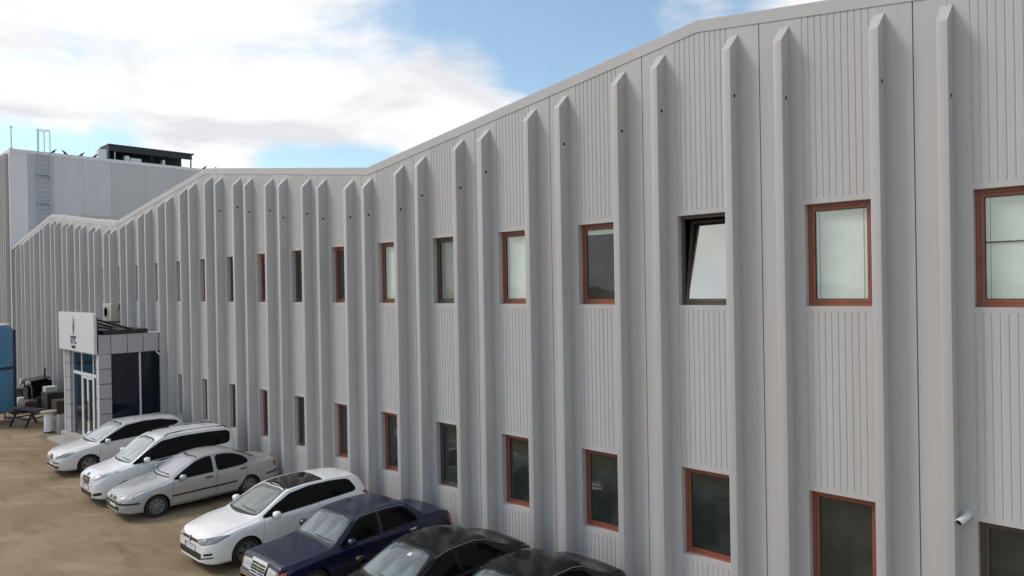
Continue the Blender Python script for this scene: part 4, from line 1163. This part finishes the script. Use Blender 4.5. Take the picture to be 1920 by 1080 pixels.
# --- 4 white hatchback with black glass roof
L, W = 4.255, 1.79
P = dict(top=[(0, 0.66), (0.02, 0.715), (0.06, 0.76), (0.20, 0.825), (0.60, 0.915), (1.10, 0.985), (1.85, 1.36), (2.05, 1.415), (2.5, 1.452), (3.1, 1.445), (3.75, 1.40), (3.93, 1.36), (4.10, 1.00), (4.17, 0.88), (4.23, 0.68), (L, 0.5)],
         belt=[(0, 0.58), (0.2, 0.72), (0.7, 0.85), (1.3, 0.91), (2.5, 0.95), (3.7, 0.99), (L, 0.85)], plan=std_plan(L, 0.62, 0.70),
         topw=[(0, 0.62), (0.3, 0.80), (1.1, 0.86), (1.5, 0.79), (2.0, 0.69), (3.2, 0.675), (3.85, 0.65), (4.1, 0.76), (L, 0.68)],
         bot=[(0, 0.24), (0.15, 0.18), (0.5, 0.17), (L - 0.4, 0.19), (L, 0.30)], crown=[(0, 0.03), (0.5, 0.07), (1.1, 0.08), (2.0, 0.06), (3.8, 0.06), (L, 0.05)], arch=0.35, axles=(0.87, 3.507), wr=0.32, spokes=5, spw=0.05)
c = Car('white_hatchback_car', 'bright white hatchback with a black glass roof panel and open view of its nose', -15.72, 6.27, L, W, P, M['p_white'])
DLO = [(1.26, 0.945), (1.62, 1.13), (2.0, 1.29), (2.5, 1.355), (3.1, 1.35), (3.52, 1.31), (3.62, 1.27), (3.74, 1.06), (3.66, 1.03), (2.8, 1.0), (1.8, 0.96)]
c.both('side_window', DLO, M['carglass'], border=0.014, r=0.06)
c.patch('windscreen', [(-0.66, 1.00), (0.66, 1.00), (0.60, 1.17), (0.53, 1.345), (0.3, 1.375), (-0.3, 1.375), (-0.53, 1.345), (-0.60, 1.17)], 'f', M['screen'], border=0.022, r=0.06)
c.patch('sunroof', [(-0.53, 2.03), (0.53, 2.03), (0.53, 2.95), (-0.53, 2.95)], 't', M['roofglass'], off=0.006, border=0.012, r=0.04)
c.patch('rear_window', [(-0.55, 1.04), (0.55, 1.04), (0.5, 1.32), (-0.5, 1.32)], 'b', M['carglass'], border=0.015, r=0.06)
c.front2('headlight', [(0.33, 0.645), (0.62, 0.625), (0.80, 0.67), (0.84, 0.775), (0.72, 0.765), (0.36, 0.70)], M['lampdk'], r=0.025, border=0.008)
c.patch('grille', [(-0.36, 0.635), (0.36, 0.635), (0.38, 0.69), (-0.38, 0.69)], 'f', M['grille'], r=0.01, off=0.006)
b = MB(); c.grid(b, [(-0.35, 0.64), (0.35, 0.64), (0.35, 0.648), (-0.35, 0.648)], 'f', 0.011, M['chrome'], 0.1); b.obj('grille_bar', c.root)
em = c.patch('emblem', [(0.055 * math.cos(R(a)), 0.655 + 0.055 * math.sin(R(a))) for a in range(0, 360, 20)], 'f', M['grille'], off=0.012, border=0.010, bm_=M['chrome'])
b = MB()
for pq in (((-0.022, 0.695), (0, 0.662)), ((0.022, 0.695), (0, 0.662)), ((-0.042, 0.685), (-0.02, 0.612)), ((-0.02, 0.612), (0, 0.655)), ((0, 0.655), (0.02, 0.612)), ((0.02, 0.612), (0.042, 0.685))):
    a_, z_ = c.cast(*pq[0], 'f'), c.cast(*pq[1], 'f')
    b.bar(a_[0] + a_[1] * 0.016, z_[0] + z_[1] * 0.016, 0.005, M['chrome'], 5)
b.obj('emblem_stroke', em)
c.patch('air_intake', [(-0.50, 0.29), (0.50, 0.29), (0.55, 0.43), (-0.55, 0.43)], 'f', M['grille'], off=0.006, r=0.03)
c.front2('fog_light', [(0.60, 0.40), (0.76, 0.42), (0.78, 0.47), (0.62, 0.45)], M['grille'], r=0.012)
c.front2('bumper_slot', [(0.50, 0.315), (0.78, 0.36), (0.78, 0.385), (0.52, 0.345)], M['grille'], off=0.008, r=0.01)
c.plate(0.485)
c.front2('tail_light', [(0.50, 0.78), (0.82, 0.80), (0.78, 0.96), (0.52, 0.96)], M['redlamp'], ax='b', r=0.03)
c.mirror_(1.50, 1.0, M['p_white']); c.door([(1.22, 0.31), (2.62, 0.31), (2.68, 0.97), (1.28, 0.92)])
c.handle(2.45, 0.84, M['p_white']); c.wiper((0.5, 1.03), (-0.1, 1.05))

# --- 5 navy saloon with a chrome radiator grille
L, W = 4.43, 1.69
P = dict(top=[(0, 0.52), (0.05, 0.60), (0.09, 0.80), (0.20, 0.835), (0.70, 0.88), (1.22, 0.925), (1.72, 1.29), (1.90, 1.35), (2.4, 1.385), (2.95, 1.375), (3.18, 1.32), (3.62, 0.99), (3.80, 0.965), (4.20, 0.94), (4.34, 0.90), (4.40, 0.66), (L, 0.50)],
         belt=[(0, 0.46), (0.09, 0.68), (0.3, 0.76), (1.3, 0.84), (2.5, 0.87), (3.7, 0.88), (4.3, 0.85), (L, 0.7)],
         plan=[(0, 0.80), (0.04, 0.86), (0.10, 0.91), (0.3, 0.95), (0.8, 0.985), (1.3, 1.0), (3.2, 1.0), (4.0, 0.97), (4.3, 0.93), (4.40, 0.88), (L, 0.80)],
         topw=[(0, 0.74), (0.1, 0.84), (1.2, 0.88), (1.5, 0.80), (1.85, 0.71), (2.9, 0.69), (3.2, 0.71), (3.65, 0.86), (4.3, 0.84), (L, 0.78)],
         bot=[(0, 0.26), (0.15, 0.20), (0.5, 0.18), (L - 0.4, 0.2), (L, 0.28)], crown=[(0, 0.015), (0.3, 0.03), (1.1, 0.05), (1.9, 0.05), (3.0, 0.05), (3.8, 0.04), (L, 0.03)], arch=0.345, axles=(0.80, 3.465), wr=0.305, spokes=10, sig=0.03)
c = Car('navy_saloon_car', 'dark navy boxy saloon with chrome radiator grille and orange indicator', -13.0, 6.42, L, W, P, M['p_navy'])
c.both('side_window', [(1.36, 0.885), (1.62, 1.07), (1.86, 1.24), (2.15, 1.29), (2.34, 1.295), (2.34, 0.90)], M['carglass'], border=0.012, r=0.03)
c.both('side_window', [(2.42, 0.90), (2.42, 1.295), (2.95, 1.28), (3.14, 1.20), (3.36, 0.98), (3.30, 0.92)], M['carglass'], border=0.012, r=0.03)
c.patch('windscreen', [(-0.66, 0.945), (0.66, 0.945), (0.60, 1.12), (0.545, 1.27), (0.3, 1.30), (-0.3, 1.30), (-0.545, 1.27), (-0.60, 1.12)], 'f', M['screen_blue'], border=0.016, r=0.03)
c.patch('rear_window', [(-0.6, 1.01), (0.6, 1.01), (0.5, 1.28), (-0.5, 1.28)], 'b', M['carglass'], border=0.015, r=0.04)
gr = c.patch('grille', [(-0.27, 0.53), (0.27, 0.53), (0.29, 0.785), (-0.29, 0.785)], 'f', M['chrome'], off=0.03, r=0.01)
for k in range(4):
    z_ = 0.545 + k * 0.052
    c.patch('grille_slot', [(-0.25, z_), (-0.012, z_), (-0.012, z_ + 0.034), (-0.25, z_ + 0.034)], 'f', M['grille'], off=0.034, parent=gr, res=0.2)
    c.patch('grille_slot', [(0.012, z_), (0.25, z_), (0.25, z_ + 0.034), (0.012, z_ + 0.034)], 'f', M['grille'], off=0.034, parent=gr, res=0.2)
c.front2('headlight', [(0.32, 0.55), (0.62, 0.55), (0.64, 0.72), (0.33, 0.74)], M['lamp'], off=0.008, r=0.02, border=0.008)
c.front2('indicator', [(0.645, 0.55), (0.765, 0.56), (0.76, 0.70), (0.655, 0.72)], M['orange'], off=0.008, r=0.015)
c.patch('bumper_strip', [(-0.72, 0.42), (0.72, 0.42), (0.72, 0.50), (-0.72, 0.50)], 'f', M['chrome'], off=0.02, r=0.01)
c.patch('air_intake', [(-0.45, 0.29), (0.45, 0.29), (0.45, 0.35), (-0.45, 0.35)], 'f', M['grille'], off=0.006)
sp, sn_ = c.cast(0, 0.16, 't')
b = MB(); b.bar(sp, sp + Vector((0, 0, 0.03)), 0.006, M['chrome'], 6); b.lathe([(0.030, -0.003), (0.034, -0.003), (0.034, 0.003), (0.030, 0.003), (0.030, -0.003)], M['chrome'], 20, (sp.x, sp.y, sp.z + 0.064), 'y')
for a in (90, 210, 330): b.bar((sp.x, sp.y, sp.z + 0.064), (sp.x + 0.031 * math.cos(R(a)), sp.y, sp.z + 0.064 + 0.031 * math.sin(R(a))), 0.003, M['chrome'], 5)
b.obj('bonnet_star', c.root)
c.mirror_(1.55, 0.955, M['p_navy'], -0.02); c.door([(1.22, 0.30), (2.36, 0.30), (2.38, 0.875), (1.28, 0.86)]); c.door([(2.40, 0.30), (3.0, 0.30), (3.28, 0.55), (3.36, 0.87), (2.42, 0.875)])
c.handle(2.2, 0.78, M['chrome']); c.handle(3.16, 0.79, M['chrome']); c.wiper((0.62, 0.965), (0.0, 0.975))
c.both('side_moulding', [(1.22, 0.40), (3.05, 0.40), (3.05, 0.44), (1.22, 0.44)], M['black'], off=0.012)
c.gutter([(1.80, 1.255), (1.95, 1.308), (2.2, 1.318), (2.6, 1.322), (2.95, 1.31), (3.12, 1.265)], M['steel'], 0.006)
c.front2('tail_light', [(0.42, 0.60), (0.78, 0.62), (0.78, 0.80), (0.42, 0.80)], M['redlamp'], ax='b', r=0.02)

# --- 6 and 7 black saloons nearest the camera
def black_car(name, label, X, Yf, kind):
    L, W = (4.50, 1.76) if kind == 0 else (4.45, 1.78)
    dz = 0.0 if kind == 0 else 0.03
    P = dict(top=[(0, 0.48), (0.03, 0.58), (0.10, 0.70), (0.30, 0.79), (0.70, 0.87), (1.20, 0.95), (1.85, 1.29 + dz), (2.08, 1.37 + dz), (2.5, 1.41 + dz), (2.95, 1.395 + dz), (3.25, 1.33 + dz), (3.80, 1.07), (4.00, 1.02), (4.25, 0.985), (4.36, 0.93), (L - 0.03, 0.72), (L, 0.52)],
             belt=[(0, 0.43), (0.2, 0.62), (0.7, 0.80), (1.3, 0.88), (2.5, 0.92), (3.7, 0.95), (4.2, 0.93), (L, 0.8)], plan=std_plan(L, 0.60, 0.64),
             topw=[(0, 0.6), (0.3, 0.78), (1.1, 0.85), (1.5, 0.78), (2.0, 0.68), (2.9, 0.66), (3.4, 0.69), (3.95, 0.80), (4.25, 0.78), (L, 0.66)],
             bot=[(0, 0.25), (0.15, 0.19), (0.5, 0.18), (L - 0.4, 0.2), (L, 0.30)], crown=[(0, 0.03), (0.5, 0.07), (1.1, 0.08), (2.0, 0.07), (3.1, 0.07), (3.9, 0.06), (L, 0.04)], arch=0.345, axles=(0.85, 3.50), wr=0.31, spokes=7)
    c = Car(name, label, X, Yf, L, W, P, M['p_black'])
    c.both('side_window', [(1.36, 0.92), (1.66, 1.09), (1.98, 1.24 + dz), (2.22, 1.30 + dz), (2.40, 1.31 + dz), (2.40, 0.94)], M['carglass'], border=0.014, r=0.04)
    c.both('side_window', [(2.48, 0.94), (2.48, 1.31 + dz), (2.85, 1.30 + dz), (3.15, 1.23 + dz), (3.45, 1.08), (3.50, 1.0), (3.2, 0.965)], M['carglass'], border=0.014, r=0.06)
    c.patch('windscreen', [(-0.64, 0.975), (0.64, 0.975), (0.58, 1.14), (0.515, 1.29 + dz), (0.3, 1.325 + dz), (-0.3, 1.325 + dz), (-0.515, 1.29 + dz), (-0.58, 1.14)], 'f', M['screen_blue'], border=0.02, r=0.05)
    c.patch('rear_window', [(-0.58, 1.09), (0.58, 1.09), (0.47, 1.30 + dz), (-0.47, 1.30 + dz)], 'b', M['roofglass'], border=0.015, r=0.06)
    c.front2('headlight', [(0.34, 0.57), (0.70, 0.60), (0.78, 0.70), (0.66, 0.715), (0.38, 0.67)], M['lampdk'], r=0.03)
    c.patch('grille', [(-0.28, 0.56), (0.28, 0.56), (0.30, 0.66), (-0.30, 0.66)], 'f', M['grille'], r=0.02, border=0.01, bm_=M['chrome'])
    c.patch('air_intake', [(-0.5, 0.28), (0.5, 0.28), (0.55, 0.38), (-0.55, 0.38)], 'f', M['grille'], off=0.006, r=0.03)
    c.front2('tail_light', [(0.45, 0.72), (0.78, 0.74), (0.76, 0.90), (0.45, 0.90)], M['redlamp'], ax='b', r=0.03)
    c.plate(0.47)
    c.mirror_(1.52, 0.98, M['p_black']); c.door([(1.22, 0.30), (2.42, 0.30), (2.44, 0.915), (1.28, 0.895)]); c.door([(2.46, 0.30), (3.1, 0.30), (3.40, 0.62), (3.46, 0.94), (2.48, 0.92)])
    c.handle(2.24, 0.82, M['chrome' if kind == 0 else 'p_black']); c.wiper((0.5, 1.0), (-0.1, 1.01))
    c.gutter([(2.0, 1.275 + dz), (2.3, 1.325 + dz), (2.6, 1.332 + dz), (2.95, 1.32 + dz), (3.25, 1.255 + dz), (3.6, 1.10)], M['steel'], 0.006)
    if kind == 0:
        lo, nr = c.cast(0.12, 1.28, 'f')
        c.patch('toll_tag', [(0.08, 1.255), (0.17, 1.255), (0.17, 1.285), (0.08, 1.285)], 'f', M['white'], off=0.007)
    return c
black_car('black_saloon_car', 'black saloon with grey windscreen parked between the navy saloon and another black car', -10.15, 6.0, 0)
black_car('black_saloon_car', 'black car nearest the camera, only its roof and tail in view', -7.95, 6.15, 1)

# ------------------------------------------------------------------ clutter at the far end
# blue tank on legs
TX, TY, TR = -40.5, 6.85, 1.2
tank = thing('storage_tank', 'upright blue storage tank on short legs at the left edge', 'tank', (TX, TY, 0))
b = MB()
b.lathe([(0.0, 0.45), (TR * 0.8, 0.50), (TR * 0.97, 0.60), (TR, 0.72), (TR, 2.52), (TR - 0.035, 2.56), (TR - 0.035, 2.62), (TR, 2.66), (TR, 4.30), (TR * 0.95, 4.48), (TR * 0.85, 4.54), (0, 4.57)], M['blue'], 40)
b.obj('shell', tank, smooth=40)
b = MB(); b.lathe([(0, 4.572), (TR * 0.84, 4.545), (TR * 0.88, 4.565), (TR * 0.88, 4.64), (0, 4.67)], M['white'], 32); b.obj('lid', tank, smooth=40)
b = MB(); b.lathe([(TR + 0.0, 2.54), (TR + 0.03, 2.56), (TR + 0.03, 2.62), (TR + 0.0, 2.64)], M['navydk'], 40); b.obj('band', tank)
for a in (20, 110, 200, 290):
    b = MB(); x_, y_ = TR * 0.78 * math.cos(R(a)), TR * 0.78 * math.sin(R(a)); b.bar((x_, y_, 0), (x_, y_, 0.75), 0.05, M['steel']); b.box(x_ - 0.1, x_ + 0.1, y_ - 0.1, y_ + 0.1, 0, 0.02, M['steel']); b.obj('leg', tank)
b = MB(); pa = R(72); b.bar(((TR + 0.05) * math.cos(pa), (TR + 0.05) * math.sin(pa), 0.7), ((TR + 0.05) * math.cos(pa), (TR + 0.05) * math.sin(pa), 4.35), 0.045, M['navydk']); b.obj('pipe', tank)

def lump(name, loc, sx, sy, sz, m_, label, cat, seed, group=None):
    from mathutils import noise
    bm = bmesh.new()
    bmesh.ops.create_cube(bm, size=2.0)
    bmesh.ops.subdivide_edges(bm, edges=list(bm.edges), cuts=7, use_grid_fill=True)
    off = Vector((seed * 7.3, seed * 3.1, seed * 1.7))
    for v in bm.verts:
        p = v.co.copy()
        q = p.normalized() * 1.25
        p = p.lerp(q, 0.42)
        k = 1 + 0.13 * noise.noise(p * 1.3 + off) + 0.06 * noise.noise(p * 3.7 + off)
        p *= k
        top = max(0.0, p.z)
        t = 1 - 0.16 * top
        v.co = Vector((p.x * sx * t, p.y * sy * t, max(0.0, (p.z + 1) * 0.5) * sz))
    me = bpy.data.meshes.new(name); bm.to_mesh(me); bm.free(); me.materials.append(m_)
    me.polygons.foreach_set('use_smooth', [True] * len(me.polygons)); me.set_sharp_from_angle(angle=R(50))
    return tag(new_obj(name, me, None, loc), label, cat, group)
JY = 9.9
mc = thing('old_machine', 'dark worn-out machine with two white lamps against the wall beside the porch', 'machine', (-44.3, JY, 0))
b = MB(); b.prism_x([(-0.55, 0.35), (0.5, 0.35), (0.5, 1.42), (0.1, 1.50), (-0.40, 1.38), (-0.58, 1.15)], -0.55, 0.55, M['tarp']); bevelled(b.obj('hood', mc), 0.05)
b = MB(); b.prism_x([(-0.62, 1.40), (0.42, 1.54), (0.42, 1.60), (-0.62, 1.47)], -0.72, 0.70, M['dsteel']); b.obj('top_plate', mc)
b = MB(); b.box(-0.8, 0.8, -0.35, 0.4, 0.22, 0.345, M['rust']); b.obj('chassis', mc)
for k in range(6):
    b = MB(); b.box(-0.44, 0.44, -0.60, -0.57, 0.46 + k * 0.11, 0.51 + k * 0.11, M['rust']); b.obj('radiator_slat', mc)
for sx_, zz, r__ in ((-0.68, 1.36, 0.17), (0.66, 1.38, 0.12)):
    b = MB(); b.lathe([(0.0, -0.10), (r__ * 0.8, -0.09), (r__, -0.02), (r__ * 0.75, 0.08), (0.03, 0.12)], M['bag'], 16, (sx_, -0.60, zz), 'y'); b.obj('lamp', mc, smooth=50)
    b = MB(); b.bar((sx_, -0.52, zz - 0.02), (sx_ * 0.75, -0.3, 0.95), 0.03, M['dsteel']); b.obj('lamp_stalk', mc)
for sx_ in (-1, 1):
    b = MB(); b.lathe([(0.0, -0.12), (0.15, -0.12), (0.30, -0.10), (0.34, -0.06), (0.34, 0.06), (0.30, 0.10), (0.15, 0.12), (0, 0.12)], M['rubber'], 24, (sx_ * 0.88, -0.1, 0.34), 'x'); b.obj('wheel', mc, smooth=40)
b = MB(); b.bar((0.35, 0.2, 1.45), (0.38, 0.22, 2.0), 0.05, M['rust']); b.bar((0.38, 0.22, 2.0), (0.50, 0.2, 2.08), 0.045, M['rust']); b.obj('exhaust', mc)
b = MB()
for p_, q_ in (((0.75, -0.45, 0.5), (0.85, -0.5, 1.2)), ((0.85, -0.5, 1.2), (0.62, -0.5, 1.25)), ((-0.8, -0.4, 0.4), (-0.9, -0.45, 0.95)), ((-0.9, -0.45, 0.95), (-0.6, -0.5, 1.05))): b.bar(p_, q_, 0.022, M['steel'], 6)
b.obj('guard_rail', mc)
for (x_, y_, z_, w_, d_, h_, m_, lb_) in ((-41.9, JY + 0.1, 0, 1.15, 0.8, 1.02, 'dsteel', 'large black steel crate between the old machine and the porch'), (-40.55, JY + 0.15, 0, 0.9, 0.7, 0.74, 'rust', 'low rust-brown crate beside the large black crate'), (-42.1, JY, 1.02, 0.6, 0.5, 0.26, 'bag', 'pale box lying on top of the large black crate')):
    t_ = thing('crate', lb_, 'crate', (x_, y_, z_ + 0.001), 0, 'crates beside the porch')
    b = MB(); b.box(-w_ / 2 + 0.03, w_ / 2 - 0.03, -d_ / 2 + 0.03, d_ / 2 - 0.03, 0.0, h_ - 0.03, M[m_]); b.obj('box', t_)
    n_ = max(2, int(h_ / 0.16))
    for k in range(n_):
        z0_, z1_ = k * h_ / n_ + 0.008, (k + 1) * h_ / n_ - 0.008
        b = MB(); b.box(-w_ / 2, w_ / 2, -d_ / 2, -d_ / 2 + 0.028, z0_, z1_, M[m_]); b.obj('slat', t_)
        b = MB(); b.box(w_ / 2 - 0.028, w_ / 2, -d_ / 2 + 0.03, d_ / 2, z0_, z1_, M[m_]); b.obj('slat', t_)
    b = MB(); b.box(-w_ / 2, w_ / 2 - 0.03, -d_ / 2 + 0.03, d_ / 2, h_ - 0.028, h_, M[m_]); b.obj('lid', t_)
lump('sack', (-45.75, JY - 0.45, 0), 0.34, 0.28, 0.42, M['bag'], 'pale sack on the ground left of the old machine', 'sack', 3)
lump('scrap_heap', (-43.2, JY - 0.65, 0), 0.55, 0.35, 0.55, M['rust'], 'low dark brown heap of scrap in front of the old machine', 'heap', 5)
# steel drum, pallet stack
def drum(x, y, m_, label):
    t = thing('steel_drum', label, 'drum', (x, y, 0), 0, 'steel drums by the machine')
    b = MB(); b.lathe([(0.0, 0.0), (0.29, 0), (0.30, 0.02), (0.29, 0.05), (0.29, 0.29), (0.302, 0.30), (0.29, 0.31), (0.29, 0.58), (0.302, 0.59), (0.29, 0.60), (0.29, 0.84), (0.30, 0.88), (0.28, 0.87), (0, 0.86)], m_, 24); b.obj('shell', t, smooth=40)
    b = MB(); b.lathe([(0, 0.87), (0.04, 0.87), (0.04, 0.89), (0, 0.89)], M['steel'], 10, (0.18, 0, 0)); b.obj('bung', t)
drum(-46.2, JY - 0.35, M['rust'], 'rusty drum left of the old machine'); drum(-46.9, JY + 0.3, M['dsteel'], 'black drum at the wall behind the rusty drum')
for k in range(2):
    pl_ = thing('pallet', ['dark pallet on the ground in front of the machine', 'dark pallet lying on top of another pallet'][k], 'pallet', (-43.2 + 0.1 * k, 8.75, 0.145 * k + 0.001), R(4 * k), 'pallets in front of the machine')
    for i in range(5):
        b = MB(); b.box(-0.6, 0.6, -0.4 + i * 0.17, -0.4 + i * 0.17 + 0.1, 0.115, 0.14, M['plum']); b.obj('board', pl_)
    for yy in (-0.4, -0.05, 0.28):
        b = MB(); b.box(-0.6, 0.6, yy, yy + 0.1, 0.0, 0.022, M['plum']); b.box(-0.6, -0.48, yy, yy + 0.1, 0.022, 0.115, M['plum']); b.box(-0.06, 0.06, yy, yy + 0.1, 0.022, 0.115, M['plum']); b.box(0.48, 0.6, yy, yy + 0.1, 0.022, 0.115, M['plum']); b.obj('runner', pl_)
# picnic bench
pb = thing('picnic_table', 'dark plum wooden picnic table with crossed legs left of the porch', 'table', (-38.35, 8.25, 0), R(20))
for i in range(4):
    b = MB(); b.box(-0.75, 0.75, -0.30 + i * 0.155, -0.30 + i * 0.155 + 0.14, 0.72, 0.76, M['plum']); b.obj('top_board', pb)
for yy in (-0.72, 0.52):
    b = MB(); b.box(-0.75, 0.75, yy, yy + 0.20, 0.42, 0.46, M['plum']); b.obj('seat_board', pb)
for xx in (-0.55, 0.55):
    b = MB(); b.box(xx - 0.03, xx + 0.03, -0.70, 0.70, 0.36, 0.42, M['plum']); b.obj('cross_beam', pb)
    for sgn in (-1, 1):
        b = MB(); b.prism_x([(sgn * 0.62, 0.0), (sgn * 0.52, 0.0), (sgn * 0.16, 0.72), (sgn * 0.26, 0.72)], xx - 0.025 + 0.055 * sgn, xx + 0.025 + 0.055 * sgn, M['plum']); b.obj('leg', pb)
# white bin and grey planter box
bn = thing('litter_bin', 'white cylindrical bin with a flat pale lid beside the porch', 'bin', (-35.55, 8.30, 0))
b = MB(); b.lathe([(0.0, 0.0), (0.17, 0.0), (0.18, 0.06), (0.18, 0.86), (0.17, 0.88), (0.0, 0.88)], M['white'], 24); b.obj('drum', bn, smooth=40)
b = MB(); b.lathe([(0, 0.885), (0.30, 0.885), (0.31, 0.90), (0.31, 0.95), (0.29, 0.97), (0, 0.97)], M['concrete'], 24); b.obj('lid', bn, smooth=40)
b = MB(); b.lathe([(0.181, 0.03), (0.20, 0.03), (0.20, 0.09), (0.181, 0.09)], M['black'], 24); b.obj('foot_ring', bn)
px_ = thing('planter_box', 'grey-brown concrete planter box behind the white bin', 'planter', (-35.15, 8.72, 0))
b = MB(); b.box(-0.32, 0.32, -0.22, 0.22, 0.0, 0.80, M['concrete']); bevelled(b.obj('box', px_), 0.02)
b = MB(); b.box(-0.26, 0.26, -0.16, 0.16, 0.795, 0.81, M['rust']); b.obj('soil', px_)
